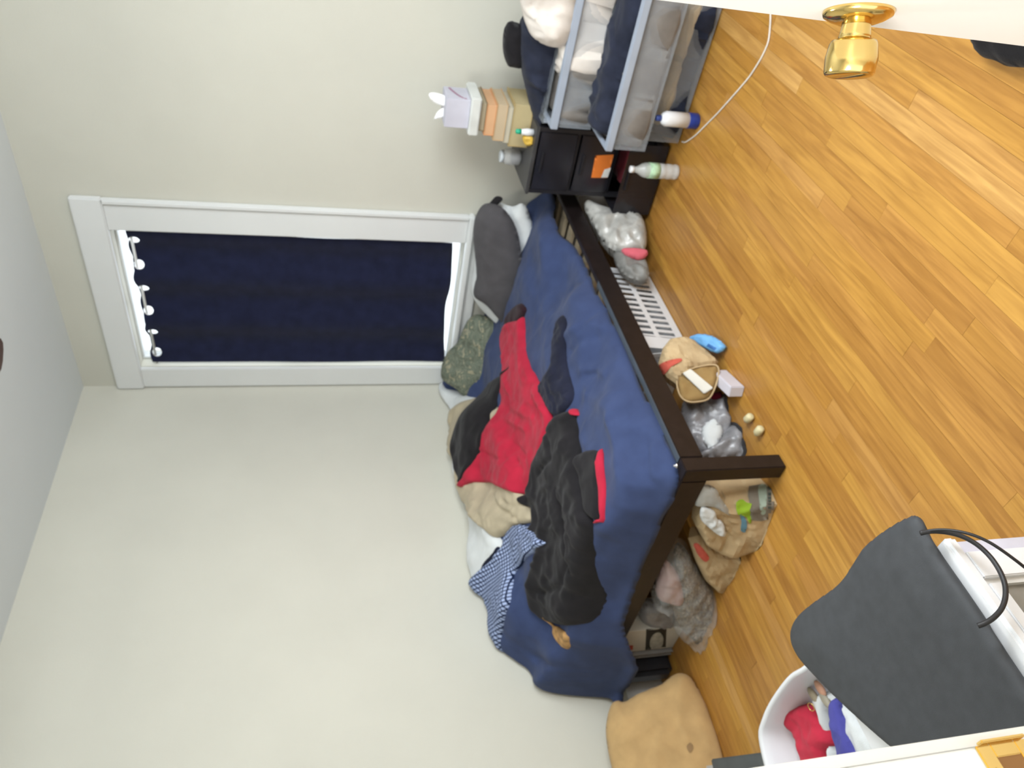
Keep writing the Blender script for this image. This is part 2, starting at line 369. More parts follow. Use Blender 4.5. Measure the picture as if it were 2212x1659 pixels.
# doorway, jamb, strike plate, open door with brass knob
fr = thing('trim_1', None, None, (2.66, YF-.06, 0)); fr['kind'] = 'structure'
box('jamb', (2.655, 2.680, YF-.135, YF+.004, 0, 2.06), M_door, fr, bev=.002)
box('jamb', (3.47, 3.495, YF-.135, YF+.004, 0, 2.06), M_door, fr, bev=.002)
box('head_jamb', (2.655, 3.495, YF-.135, YF+.004, 2.06, 2.08), M_door, fr, bev=.002)
box('casing', (2.575, 2.668, YF-.155, YF-.135, 0, 2.17), M_door, fr, bev=.004); box('casing', (3.482, 3.575, YF-.155, YF-.135, 0, 2.17), M_door, fr, bev=.004)
box('casing', (2.575, 2.668, YF+.004, YF+.02, 0, 2.17), M_door, fr, bev=.004)
box('door_stop', (2.680, 2.692, YF-.10, YF-.062, 0, 2.06), M_door, fr, bev=.002)
sa = AX(2104, 1612, 2.681); zs1 = sa[2]; zs0 = zs1-.060
b = MB(); yh = YF-.034; b.box(2.680, 2.6825, YF-.045, YF+.004, zs1-.016, zs1); b.box(2.680, 2.6825, YF-.045, YF+.004, zs0, zs0+.016)
b.box(2.680, 2.6825, YF-.045, yh, zs0+.016, zs1-.016); b.box(2.680, 2.6825, YF-.008, YF+.004, zs0+.016, zs1-.016); b.box(2.680, 2.6885, YF+.004, YF+.007, zs0+.006, zs1-.004)
sp = b.mk('strike_plate', M_brass, fr, bev=.0008)
box('latch_hole', (2.679, 2.6812, yh, YF-.008, zs0+.016, zs1-.016), mat('raw_wood', (.28, .14, .05), .9), sp)
for z_ in (zs1-.008, zs0+.008): MB().lathe((2.6825, YF-.02, z_), (1, 0, 0), [(0, .004), (.001, .0035), (.0014, .0001)], 12).mk('screw', M_brass, sp)
Ed = np.array([3.103, -2.698, 0]); Hd = np.array([3.466, -3.375, 0]); dd = (Ed-Hd)/np.linalg.norm(Ed-Hd); nn = np.array([-dd[1], dd[0], 0]); 
if nn @ (CAM-Ed) < 0: nn = -nn
Wd = np.linalg.norm(Ed-Hd)
dr = thing('door_1', None, None, tuple(Hd)); dr['kind'] = 'structure'; UZ = np.array([0, 0, 1.])
MB().obox(Hd+dd*Wd/2-nn*.0175+UZ*1.025, dd, nn, UZ, Wd/2, .0175, 1.015).mk('door_leaf', M_door, dr, bev=.0015)
kp = Ed-dd*.06+UZ*.972
kn = MB().lathe(kp, nn, [(0, .038), (.002, .0385), (.006, .037), (.010, .030), (.013, .022)], 40).mk('rose', M_brass, dr, smooth=True)
kb = MB().lathe(kp, nn, [(.008, .0165), (.016, .0155), (.024, .0165), (.0275, .0175), (.0285, .0165), (.030, .0175), (.032, .0245), (.036, .0262), (.050, .0285), (.066, .0275), (.0685, .026), (.0695, .0235), (.069, .0225)], 40).mk('knob', M_brass, dr, smooth=True)
for zz in (.25, 1.78): MB().lathe(Hd+nn*.004+UZ*zz, (0, 0, 1), [(0, .006), (.09, .006)], 12).mk('hinge', M_brass, dr)

# ceiling fan, only one blade tip reaches the picture
tipz = 2.62; tp = AZ(7, 768, tipz)
fc = np.array([tp[0]+.34, tp[1]-.50, 0]); fan = thing('ceiling_fan', 'dark brown ceiling fan whose blade tip touches the frame edge by the ceiling', 'ceiling fan', (fc[0], fc[1], tipz))
M_fan = mat('fan_brown', (.06, .02, .012), .4, 0, .2, 20)
MB().lathe((fc[0], fc[1], HC), (0, 0, -1), [(0, .06), (.03, .055), (.05, .015), (.2, .015)], 20).mk('downrod', M_fan, fan, smooth=True)
MB().lathe((fc[0], fc[1], tipz-.07), (0, 0, 1), [(0, .05), (.02, .10), (.09, .11), (.13, .06), (.15, .02)], 28).mk('motor', M_fan, fan, smooth=True)
a0 = math.atan2(tp[1]-fc[1], tp[0]-fc[0]); Lb = math.hypot(tp[0]-fc[0], tp[1]-fc[1])
for k in range(5):
    a = a0+k*2*math.pi/5; u = np.array([math.cos(a), math.sin(a), 0]); v = np.array([-u[1], u[0], .12]); base = np.array([fc[0], fc[1], tipz])
    pr = [(.11, .03), (.2, .055), (.45, .068), (Lb-.03, .062), (Lb-.008, .045), (Lb, .02)]
    vs = [base+u*s_+v*w_*q+UZ*h for s_, w_ in pr for q in (-1, 1) for h in (0, .008)]
    fs = [(0, 1, 3, 2), (20, 22, 23, 21)]
    for i in range(5): j = 4*i; fs += [(j, j+2, j+6, j+4), (j+1, j+5, j+7, j+3), (j, j+4, j+5, j+1), (j+2, j+3, j+7, j+6)]
    mk('blade', vs, fs, M_fan, fan)

# ------------------------------------------------------------ bed
BX, BY, ZT, ZB = 1.54, -2.10, .384, .296
bed = thing('bed_frame', 'low espresso brown wooden bed frame in the corner under the window', 'bed', (.77, -1.05, 0))
box('side_rail', (BX-.028, BX, BY+.062, -.03, ZB, ZT), M_dark, bed, bev=.003)
box('side_rail', (.02, .045, BY+.062, -.03, ZB, ZT), M_dark, bed, bev=.003)
box('foot_rail', (.045, BX-.06, BY, BY+.028, ZB-.01, ZT), M_dark, bed, bev=.003)
box('head_rail', (.045, BX-.06, -.055, -.03, ZB, ZT), M_dark, bed, bev=.003)
for x_, y_ in ((BX-.06, BY), (.02, BY), (BX-.06, -.09), (.02, -.09)): box('leg', (x_, x_+.06, y_, y_+.06, .001, ZT+.001), M_dark, bed, bev=.003)
box('centre_beam', (.75, .79, BY+.03, -.06, .24, .32), M_dark, bed)
box('centre_leg', (.75, .79, -1.1, -1.06, .001, .24), M_dark, bed)
M_slat = mat('slat_pine', (.55, .45, .30), .7, 0, .15, 12)
M_railtop = mat('rail_top_grey', (.14, .17, .20), .35, .6, .1, 10)
box('rail_top', (BX-.030, BX-.002, BY+.062, -1.0, ZT, ZT+.0015), M_railtop, bed)  # top face of the side rail, a lighter blue-grey than its sides
for k in range(14): y_ = -.12-k*.14; box('slat', (.06, BX-.030, y_-.06, y_, .330, .350), M_slat, bed, bev=.002)
mt = box('mattress', (.03, 1.35, -1.99, -.06, .352, .445), M_white, None, bev=.03)
tag(mt, 'white mattress under the navy duvet on the dark bed frame', 'mattress')

# height of the bedding, sampled on a grid; everything laid on the bed raises it
GX0, GY0, GR = -.1, -2.55, .01; gxs = np.arange(GX0, 1.9, GR); gys = np.arange(GY0, .1, GR); GXX, GYY = np.meshgrid(gxs, gys, indexing='ij')
ctrl = np.array([[1.50, -2.0, .43], [1.50, -1.3, .41], [1.49, -.7, .40], [1.48, -.1, .40], [1.36, -1.98, .54], [1.34, -1.2, .50], [1.34, -.5, .50], [1.32, -.1, .48],
    [1.1, -1.98, .57], [1.1, -1.2, .56], [1.1, -.5, .55], [1.1, -.1, .52], [.8, -2.0, .57], [.8, -1.6, .58], [.8, -1.0, .59], [.8, -.3, .56], [.45, -2.05, .56], [.45, -1.7, .66], [.45, -1.1, .64], [.45, -.4, .62],
    [.2, -2.1, .60], [.2, -1.8, .74], [.2, -1.3, .74], [.2, -.8, .72], [.2, -.2, .70], [.02, -2.12, .60], [.02, -1.8, .76], [.02, -1.4, .80], [.02, -.8, .80], [.02, -.1, .80]])
def base_h(x, y):
    n = np.zeros_like(x); d_ = np.zeros_like(x)
    for cx_, cy_, cz_ in ctrl:
        w_ = 1/((x-cx_)**2+(y-cy_)**2+.003)**2; n += w_*cz_; d_ += w_
    return n/d_
GS = base_h(GXX, GYY)
# falling away beyond the foot and the side of the bed
footy = -2.045-.085*np.clip((.75-GXX)/.25, 0, 1)+.02*np.clip((GXX-1.3)/.1, 0, 1)
tf_ = np.clip((footy+.025-GYY)/.085, 0, 1); low_ = .27+.128*np.clip((GXX-.35)/.3, 0, 1)
GS = GS-(GS-low_)*tf_**1.8
tr_ = np.clip((GXX-1.43)/.09, 0, 1); GS = GS-(GS-np.minimum(GS, .392))*tr_**1.5
def samp(x, y):
    i = np.clip((np.asarray(x)-GX0)/GR, 0, len(gxs)-1.001); j = np.clip((np.asarray(y)-GY0)/GR, 0, len(gys)-1.001)
    a = i.astype(int); b_ = j.astype(int); u = i-a; v = j-b_
    return (GS[a, b_]*(1-u)+GS[a+1, b_]*u)*(1-v)+(GS[a, b_+1]*(1-u)+GS[a+1, b_+1]*u)*v
def hit(x, y):
    d = ray(x, y); lo = None
    for t in np.arange(1.2, 6.2, .01):
        p = CAM+d*t
        if p[0] < .016 or p[1] > -.016: return np.array([max(p[0], .016), min(p[1], -.016)])
        if p[0] < 1.85 and p[1] > -2.5 and p[2] < float(samp(p[0], p[1])): return p[:2]
        if p[2] < .30: return p[:2]
    return p[:2]
def blur(A, k):
    for _ in range(k): A = (A+np.roll(A, 1, 0)+np.roll(A, -1, 0)+np.roll(A, 1, 1)+np.roll(A, -1, 1))/5
    return A
def soften(o, n=3):
    q = o.modifiers.new('soft', 'SMOOTH'); q.factor = .5; q.iterations = n; return o
def cloth(name, out, material, t=.02, R=.03, wr=.008, ws=9., seed=0, creases=(), world=None, res=.008, k=3, parent=None, soft=6, skirt=.012, uv=False, extra=None):
    """garment lying on the bedding: rests on the height grid, then raises it"""
    global GS
    poly = np.array([hit(*q) for q in out]) if world is None else np.array(world, float)
    poly = catmull(poly, k)
    poly[:, 0] = np.clip(poly[:, 0], .014, 1.6); poly[:, 1] = np.clip(poly[:, 1], -2.5, -.014)
    pts, ds, quads, rim = fill(poly, res)
    G0 = GS; GS = blur(GS, soft); under = samp(pts[:, 0], pts[:, 1]); GS = G0; under = np.maximum(under, samp(pts[:, 0], pts[:, 1])-.004)
    def top(px, py, d):
        z = t*prof(d, R)+wr*ridg(px*ws, py*ws, seed)*np.clip(d/.02, .15, 1)
        for cr in creases:
            L_, amp, wd = cr; P_ = np.array([hit(*q) for q in L_]); D, _, _ = pdist(px, py, P_, False); z = z+amp*np.exp(-(D/wd)**2)
        if extra is not None: z = z+extra(px, py)
        return z
    h = under+.002+np.maximum(top(pts[:, 0], pts[:, 1], ds), .001)
    nv = len(pts); V = np.column_stack([pts, h]); B = np.column_stack([pts, h-skirt])
    isr = np.zeros(nv, bool)
    for a, c in rim: isr[a] = isr[c] = True
    V = np.vstack([V, B]); fs = list(quads)+[tuple(i+nv for i in q[::-1]) for q in quads]+[(a, a+nv, c+nv, c) for a, c in rim]
    o = soften(mk(name, V, fs, material, parent, smooth=True), 4 if res > .005 else 1)
    if uv:
        lay = o.data.uv_layers.new(name='UVMap'); c = np.array(wloc(o))
        for lp in o.data.loops:
            v_ = o.data.vertices[lp.vertex_index].co; lay.data[lp.index].uv = (v_.x, v_.y)
    ins = inside(GXX, GYY, poly); D, _, _ = pdist(GXX, GYY, poly)
    GS = np.where(ins, np.maximum(GS, blur(GS, soft)+.002+np.maximum(top(GXX, GYY, np.where(ins, D, 0)), .001)), GS)
    return o
cr = [([(1240, 625), (1262, 610), (1290, 622)], -.014, .016), ([(1262, 712), (1285, 690), (1300, 665)], -.018, .014), ([(1225, 730), (1262, 705), (1292, 695), (1315, 705)], .02, .025),
      ([(1240, 760), (1268, 735), (1300, 730)], -.015, .014), ([(1270, 800), (1295, 795), (1318, 806)], .016, .022), ([(1275, 812), (1300, 806)], -.014, .014), ([(1280, 850), (1330, 880), (1360, 930)], .014, .03),
      ([(1345, 900), (1372, 955), (1385, 1030)], -.022, .022), ([(1330, 905), (1350, 960), (1358, 1010)], .018, .03), ([(1400, 930), (1408, 990), (1412, 1040)], -.012, .012), ([(1425, 960), (1430, 1030)], .010, .012),
      ([(1180, 530), (1195, 640), (1190, 700)], .012, .05), ([(1165, 1420), (1210, 1440), (1250, 1400)], -.02, .02), ([(1200, 1330), (1225, 1400), (1235, 1440)], -.03, .02), ([(1110, 1440), (1160, 1470), (1240, 1470)], .02, .03),
      ([(1320, 1150), (1350, 1120), (1380, 1100)], .012, .02), ([(1300, 1200), (1330, 1170)], -.01, .015)]
duv = cloth('duvet', None, M_duvet, t=.015, R=.05, wr=.007, ws=7, seed=4, creases=cr, k=3, skirt=.03, res=.0085, soft=3,
            world=[(.02, -.03), (.5, -.03), (1.0, -.03), (1.44, -.05), (1.475, -.3), (1.475, -.7), (1.50, -1.0), (1.508, -1.5), (1.51, -1.9), (1.502, -2.04), (1.47, -2.085), (1.38, -2.102), (1.2, -2.11), (.9, -2.12), (.62, -2.16), (.5, -2.2), (.3, -2.225), (.12, -2.21), (.02, -2.17), (.02, -1.2)])
tag(duv, 'large navy blue duvet spread over the bed, bunched against the left wall', 'duvet')

o = cloth('comforter', [(936, 846), (955, 822), (1000, 850), (1060, 880), (1075, 940), (1060, 1010), (1050, 1100), (1085, 1160), (1090, 1200), (1062, 1225), (1032, 1292), (1018, 1240), (1003, 1150), (985, 1040), (965, 950), (945, 890)], M_white, t=.035, R=.035, wr=.006, seed=9, skirt=.05)
tag(o, 'smooth white comforter squeezed between the clothes and the left wall', 'comforter')

# pillows that lean against the wall under the window
o = puff('pillow', [(1062, 436), (1105, 446), (1130, 440), (1145, 470), (1154, 512), (1143, 560), (1130, 600), (1110, 660), (1095, 706), (1062, 688), (1020, 634), (1026, 560), (1035, 480)], (.95, -.16, .6), (.05, -.80, .6), .045, .05, M_white, None, R=.09, res=.012, cr=.006, cs=10, seed=2, ymax=-.012)
tag(o, 'white pillow mostly hidden behind the dark grey pillow', 'pillow')
o = puff('pillow', [(1030, 462), (1048, 440), (1078, 444), (1102, 468), (1117, 500), (1125, 540), (1128, 590), (1118, 630), (1108, 665), (1095, 697), (1078, 684), (1055, 658), (1025, 634), (1031, 590), (1027, 540), (1024, 500)], (.95, -.245, .62), (.05, -.80, .6), .075, .04, M_grey, None, R=.12, res=.01, cr=.004, cs=9, seed=3, ymax=-.03)
tag(o, 'plump dark grey pillow leaning under the window sill', 'pillow')
o = puff('cloth', [(1042, 456), (1056, 440), (1072, 424), (1086, 430), (1076, 442), (1060, 456)], (1.1, -.2, .65), (.05, -.80, .6), .012, .02, M_black, None, R=.02, res=.006, seed=3, ymax=-.012)
tag(o, 'small black cloth end poking up at the right corner of the grey pillow', 'cloth')
o = puff('pillow', [(1012, 690), (1030, 679), (1052, 684), (1075, 694), (1092, 702), (1090, 740), (1096, 790), (1080, 815), (1045, 836), (1012, 858), (985, 838), (958, 820), (954, 795), (966, 762), (988, 740), (1000, 712)], (.30, -.17, .78), (.35, -.75, .55), .07, .05, M_camo, None, R=.10, res=.01, cr=.012, cs=14, seed=5, ymax=-.028, xmin=.012)
tag(o, 'green camouflage patterned pillow leaning in the corner of the window', 'pillow')

o = cloth('trousers', [(1000, 868), (1018, 862), (1055, 850), (1100, 900), (1130, 990), (1142, 1070), (1166, 1122), (1120, 1136), (1092, 1158), (1068, 1160), (1045, 1142), (1020, 1105), (996, 1052), (986, 1000), (968, 950), (968, 918), (982, 885)], M_khaki, t=.04, R=.04, wr=.014, ws=11, seed=12,
          creases=[([(1080, 1060), (1095, 1100), (1130, 1120)], -.02, .012), ([(1100, 1080), (1130, 1095)], -.015, .01), ([(1020, 1100), (1060, 1105)], .006, .01)])
tag(o, 'beige khaki trousers crumpled under the red and black jacket', 'trousers')
o = cloth('scarf', [(1128, 655), (1112, 665), (1098, 682), (1094, 704), (1112, 708), (1130, 690), (1140, 670)], fabric('maroon_black', (.022, .008, .012), .3), t=.02, R=.02, wr=.005, seed=40)
tag(o, 'small blackish maroon cloth between grey pillow and red jacket', 'cloth')
o = cloth('sweater', [(1216, 680), (1206, 700), (1197, 740), (1187, 800), (1165, 840), (1180, 880), (1203, 900), (1228, 885), (1243, 850), (1232, 810), (1224, 760), (1226, 700)], M_navyd, t=.018, R=.03, wr=.014, ws=20, seed=21)
tag(o, 'crumpled dark navy sweater lying in the middle of the duvet', 'sweater')
jk = thing('jacket', 'red fleece jacket with a black side panel spread along the bed', 'jacket', (.6, -1.0, .64))
cr2 = [([(1100, 930), (1120, 960), (1150, 985)], -.016, .012), ([(1035, 975), (1080, 990), (1110, 995)], -.012, .010), ([(1085, 880), (1110, 900), (1150, 925)], .016, .02), ([(1110, 1000), (1135, 1000)], -.016, .008), ([(1105, 820), (1125, 880), (1165, 900)], .014, .02)]
cloth('red_body', [(1135, 686), (1122, 692), (1090, 703), (1088, 745), (1094, 795), (1090, 850), (1070, 900), (1045, 940), (1038, 975), (1010, 1015), (990, 1047), (1000, 1052), (1030, 1042), (1080, 1052), (1115, 1065), (1157, 1070), (1166, 1030), (1180, 970), (1196, 920), (1182, 880), (1162, 845), (1147, 790), (1136, 730)], M_red, t=.03, R=.03, wr=.011, ws=10, seed=31, creases=cr2, parent=jk)
p_ = cloth('side_panel', [(1100, 790), (1082, 804), (1050, 840), (1010, 882), (982, 935), (975, 962), (984, 1015), (989, 1043), (1012, 1012), (1032, 982), (1042, 945), (1062, 895), (1078, 850), (1082, 812)], M_black, t=.016, R=.02, wr=.004, seed=32, parent=jk); p_['label'] = 'black side panel'
ck = thing('jacket', 'black fleece jacket with red lining crumpled across the foot of the duvet', 'jacket', (.9, -1.7, .6))
cloth('body', [(1238, 886), (1205, 905), (1177, 960), (1157, 1012), (1156, 1060), (1128, 1072), (1130, 1090), (1162, 1102), (1162, 1130), (1145, 1145), (1172, 1168), (1165, 1205), (1147, 1270), (1152, 1310), (1176, 1332), (1205, 1346), (1252, 1350), (1300, 1334), (1312, 1308), (1292, 1240), (1286, 1170), (1284, 1125), (1272, 1080), (1262, 1020), (1254, 960), (1248, 900)], M_black, t=.05, R=.05, wr=.018, ws=9, seed=51, soft=10, parent=ck,
      creases=[([(1200, 930), (1215, 990), (1185, 1020)], -.02, .015), ([(1225, 1060), (1240, 1130), (1250, 1230)], -.022, .016), ([(1180, 1280), (1230, 1270), (1245, 1210)], -.02, .015), ([(1170, 1060), (1200, 1120), (1190, 1200)], .02, .03)])
cloth('lapel', [(1254, 981), (1300, 977), (1302, 1050), (1300, 1115), (1288, 1124), (1268, 1090), (1262, 1030)], M_black, t=.022, R=.02, wr=.006, seed=52, parent=ck)
l_ = cloth('lining', [(1299, 976), (1307, 980), (1310, 1050), (1310, 1122), (1300, 1128), (1286, 1130), (1290, 1122), (1302, 1114), (1304, 1050)], M_red, t=.012, R=.006, wr=.001, seed=53, parent=ck, res=.004, k=2); l_['label'] = 'red lining edge'
l_ = cloth('lining', [(1238, 884), (1250, 884), (1252, 897), (1242, 896)], M_red, t=.010, R=.006, wr=.0, seed=54, parent=ck, res=.004, k=2); l_['label'] = 'red lining tip at the collar'
o = cloth('cloth', [(1080, 1178), (1066, 1194), (1048, 1213), (1036, 1238), (1052, 1242), (1072, 1212), (1085, 1190)], M_navyd, t=.02, R=.02, wr=.004, seed=61)
tag(o, 'small folded dark navy cloth beside the wall above the checked shirt', 'cloth')
o = cloth('shirt', [(1126, 1132), (1172, 1166), (1168, 1182), (1140, 1204), (1116, 1234), (1113, 1262), (1101, 1310), (1087, 1370), (1080, 1412), (1060, 1396), (1040, 1362), (1020, 1292), (1017, 1262), (1045, 1226), (1076, 1190), (1100, 1156)], M_plaid, t=.025, R=.025, wr=.010, ws=11, seed=71, uv=True)
tag(o, 'blue and white checked shirt draped over the bunched duvet by the left wall', 'shirt')
o = cloth('paper', [(1172, 1325), (1196, 1350), (1216, 1358), (1234, 1375), (1231, 1402), (1218, 1397), (1198, 1368)], mat('tan_print', (.42, .24, .09), .7, 0, .45, 30), t=.012, R=.01, wr=.004, seed=81, k=2)
tag(o, 'crumpled orange tan paper sticking out below the black jacket', 'paper')
# loose screw bracket on the rail corner
o = MB().lathe(AZ(1462, 1006, .40), (0, 0, 1), [(0, .009), (.004, .009), (.006, .004), (.012, .004)], 12).mk('bolt_head', M_chrome, bed, smooth=True)
#PART2
# ------------------------------------------------------------ prints that follow a surface
from mathutils.bvhtree import BVHTree
def decal(name, out, target, material, off=.0015, res=.006, k=3):
    me = target.data; T = wloc(target); bvh = BVHTree.FromPolygons([tuple(v.co+T) for v in me.vertices], [tuple(p.vertices) for p in me.polygons])
    poly = np.array(out, float); poly = catmull(poly, k) if k > 1 else poly
    s_ = np.linalg.norm(poly.max(0)-poly.min(0))/16
    pts, ds, quads, rim = fill(poly, s_)
    V = []; ok = []
    for x, y in pts:
        d = Vector(ray(x, y)).normalized(); h, n_, i_, t_ = bvh.ray_cast(Vector(CAM), d)
        ok.append(h is not None); V.append(tuple((h-d*off) if h is not None else (0, 0, 0)))
    quads = [q for q in quads if all(ok[i] for i in q)]; used = sorted({i for q in quads for i in q})
    if not quads: print('EMPTY DECAL', name); return None
    mp = {j: i for i, j in enumerate(used)}
    return mk(name, [V[i] for i in used], [tuple(mp[i] for i in q) for q in quads], material, target, smooth=True)
M_pred = mat('print_red', (.50, .09, .06), .8); M_pgreen = mat('print_green', (.25, .40, .02), .8); M_pblue = mat('print_blue', (.12, .26, .36), .8)
M_pteal = mat('print_grey_green', (.27, .33, .27), .8); M_pdark = mat('print_dark', (.05, .06, .05), .8); M_porange = mat('orange_card', (.75, .20, .03), .6)
M_pink = fabric('pink', (.62, .13, .17), .1); M_beige = fabric('beige', (.46, .40, .30), .12)
M_greyc = fabric('warm_grey', (.20, .185, .17), .2); M_navy2 = fabric('navy_cloth', (.02, .024, .042), .3); M_offw = fabric('off_white', (.68, .63, .58), .06)

# ------------------------------------------------------------ black drawer unit by the bed
TX0, TX1 = 1.640, 1.965
bu = thing('drawer_unit', 'small black smoked plastic drawer unit standing beside the bed head', 'drawers', (1.8, -.28, 0))
b = MB()
for x_ in (TX0, TX1-.02):
    for y_ in (-.43, -.08): b.box(x_, x_+.02, y_, y_+.02, .01, .605)
for z_ in (.205, .405): b.box(TX0, TX1, -.425, -.06, z_, z_+.01)
b.mk('frame', M_blackpl, bu)
box('top', (TX0-.005, TX1+.005, -.44, -.055, .605, .622), mat('black_top', (.05, .05, .052), .45, 0, .2, 10), bu, bev=.004)
def tray(nm, x0, x1, yf, yb, z0, z1, m_, par, hn=True, rim=None, t=.004, mrim=None):
    b = MB(); b.box(x0, x1, yb-t, yb, z0, z1); b.box(x0, x0+t, yf+t, yb-t, z0, z1); b.box(x1-t, x1, yf+t, yb-t, z0, z1); b.box(x0+t, x1-t, yf+t, yb-t, z0, z0+t)
    b.box(x0, x1, yf, yf+t, z0, z1); o = b.mk(nm, m_, par)
    if mrim:
        r_ = MB(); r_.box(x0-.006, x1+.006, yf-.012, yf+.016, z1-.028, z1+.004); r_.box(x0-.006, x0+.012, yf+.016, yb, z1-.012, z1+.004); r_.box(x1-.012, x1+.006, yf+.016, yb, z1-.012, z1+.004); r_.mk('rim', mrim, o, bev=.003)
    if hn: box('handle', ((x0+x1)/2-.05, (x0+x1)/2+.05, yf-.012, yf-.0005, z1-.03, z1-.018), M_blackpl, o, bev=.003)
    return o
t1 = tray('drawer', TX0+.022, TX1-.022, -.435, -.09, .42, .597, M_smoke, bu); t2 = tray('drawer', TX0+.022, TX1-.022, -.435, -.09, .220, .397, M_smoke, bu)
t3 = tray('drawer', TX0-.03, TX1-.0, -.535, -.09, .012, .197, M_smoke, bu)
lb = decal('orange_label', [(1286, 336), (1326, 334), (1312, 384), (1277, 384)], t2, M_porange, .002, k=1)
if lb: lb['label'] = 'orange card label on the drawer front'
wb = decal('white_corner', [(1306, 366), (1320, 362), (1313, 383), (1298, 384)], t2, M_trim, .003, k=1)
for i, (z_, c_, lab) in enumerate(((.427, (.03, .03, .06), 'dark blue folded cloth behind the smoked top drawer front'), (.227, (.05, .045, .05), 'dark grey folded cloth in the middle smoked drawer'), (.019, (.14, .02, .03), 'dark red folded cloth in the lowest smoked drawer'))):
    o = puff('cloth', None, (1.80, -.26, z_+.03), (0, 0, 1), .10, .028, fabric('inner_%s' % 'abc'[i], c_, .3), None, R=.06, res=.02, cr=.02, cs=12, seed=90+i, world=[(TX0+.03, -.42, z_), (TX1-.03, -.42, z_), (TX1-.03, -.11, z_), (TX0+.03, -.11, z_)], k=1)
    tag(o, lab, 'cloth')

# ------------------------------------------------------------ clear drawers full of clothes
M_rim = mat('frosted_rim', (.42, .48, .58), .3, 0, .05, 10, alpha=.80)
cu = thing('drawer_unit', 'wide clear plastic drawer unit with three overfilled drawers by the back wall', 'drawers', (2.3, -.3, 0))
DX0, DX1 = 1.995, 2.66
b = MB()
for x_ in (DX0, DX1-.015):
    for y_ in (-.45, -.07): b.box(x_, x_+.015, y_, y_+.015, .0, .60)
for z_ in (.0, .2, .395): b.box(DX0+.015, DX1-.015, -.44, -.07, z_, z_+.006)
b.mk('frame', M_rim, cu)
box('top', (DX0, DX1, -.46, -.05, .600, .612), M_clear, cu, bev=.003)
tray('drawer', DX0+.018, DX1-.018, -.53, -.09, .408, .590, M_clear, cu, False, mrim=M_rim)
tray('drawer', DX0+.018, DX1-.018, -.71, -.09, .208, .388, M_clear, cu, False, mrim=M_rim)
tray('drawer', DX0+.018, DX1-.018, -.60, -.09, .010, .190, M_clear, cu, False)
def lump(nm, x0, x1, y0, y1, z0, h, m_, lab, cat='clothes', cr=.03, seed=1, R=.06, par=None, cs=9):
    o = puff(nm, None, ((x0+x1)/2, (y0+y1)/2, z0+.02), (0, 0, 1), h, .018, m_, par, R=R, res=.014, cr=cr, cs=cs, seed=seed, k=3, world=[(x0, y0, 0), ((x0+x1)/2, y0, 0), (x1, y0, 0), (x1, y1, 0), ((x0+x1)/2, y1, 0), (x0, y1, 0)])
    if lab: tag(o, lab, cat)
    return o
lump('garment', DX0+.03, DX0+.30, -.518, -.12, .418, .13, M_greyc, 'grey garment at the left end of the top clear drawer', seed=4, R=.03)
lump('garment', DX0+.22, DX1-.035, -.521, -.12, .420, .145, M_offw, 'off white garment filling the right half of the top clear drawer', seed=5, cr=.03, R=.03)
lump('garment', DX0+.03, DX1-.035, -.70, -.42, .216, .12, M_greyc, 'grey brown garments folded in the middle clear drawer', seed=6, R=.03)
lump('garment', DX0+.05, DX1-.04, -.66, -.20, .33, .085, M_navy2, 'dark navy garment heaped on the middle clear drawer', seed=7, cr=.02)
lump('garment', DX0+.03, DX1-.04, -.585, -.12, .016, .085, M_navy2, 'black garment in the bottom clear drawer', seed=8, R=.03)
lump('garment', DX0+.10, DX1-.035, -.594, -.46, .085, .055, M_beige, 'beige garment rolled in the bottom clear drawer', seed=9, R=.03)
o = puff('clothes_pile', [(1122, 50), (1135, 25), (1170, -40), (1250, -40), (1245, 60), (1238, 110), (1222, 160), (1203, 225), (1186, 283), (1165, 276), (1150, 245), (1136, 195), (1126, 150), (1120, 100)], (2.3, -.30, .7), (-.1, -1, .25), .13, .14, M_navy2, None, R=.12, res=.013, cr=.03, cs=9, seed=12, zmin=.600)
tag(o, 'heap of dark navy clothes on top of the clear drawers', 'clothes')
o = puff('hood', [(1088, 66), (1098, 49), (1114, 50), (1132, 62), (1136, 100), (1130, 142), (1108, 143), (1094, 136), (1086, 105)], (2.3, -.30, .8), (-.1, -1, .2), .06, .07, M_black, None, R=.06, res=.01, cr=.012, seed=13)
tag(o, 'rounded black fleece lump crowning the navy clothes heap against the wall', 'clothes')
o = puff('shirt', [(1122, -60), (1127, 20), (1140, 62), (1160, 86), (1192, 99), (1222, 97), (1238, 70), (1246, 20), (1248, -60)], (2.4, -.46, .7), (-.1, -1, .3), .07, .09, M_offw, None, R=.08, res=.011, cr=.022, cs=9, seed=14)
tag(o, 'off white shirt crumpled over the right end of the navy clothes', 'shirt')

# ------------------------------------------------------------ stack of books with a tissue box
yS = -.33
def bk(nm, a, c, xl, xr, dpt, m_, lab, cat='book', grp=None, pages=(.50, .44, .33), zbase=None):
    """a, c: picture x of top and bottom on the front plane; xl, xr in metres"""
    z1 = AY(a, 250, yS)[2]; z0 = AY(c, 250, yS)[2] if zbase is None else zbase
    t = thing(nm, lab, cat, ((xl+xr)/2, yS+dpt/2, z0), grp)
    if pages:
        h = (z1-z0); box('pages', (xl+.004, xr-.004, yS+.002, yS+dpt-.004, z0+.004, z1-.004), mat('page_edges', pages, .9, 0, .12, 3), t)
        box('cover', (xl, xr, yS, yS+dpt, z0, z0+.004), m_, t); box('cover', (xl, xr, yS, yS+dpt, z1-.004, z1-.0002), m_, t); box('spine', (xl, xl+.004, yS, yS+dpt, z0+.004, z1-.004), m_, t)
    return t, z1
xb0 = AY(1090, 300, yS)[0]; xb1 = AY(1090, 226, yS)[0]
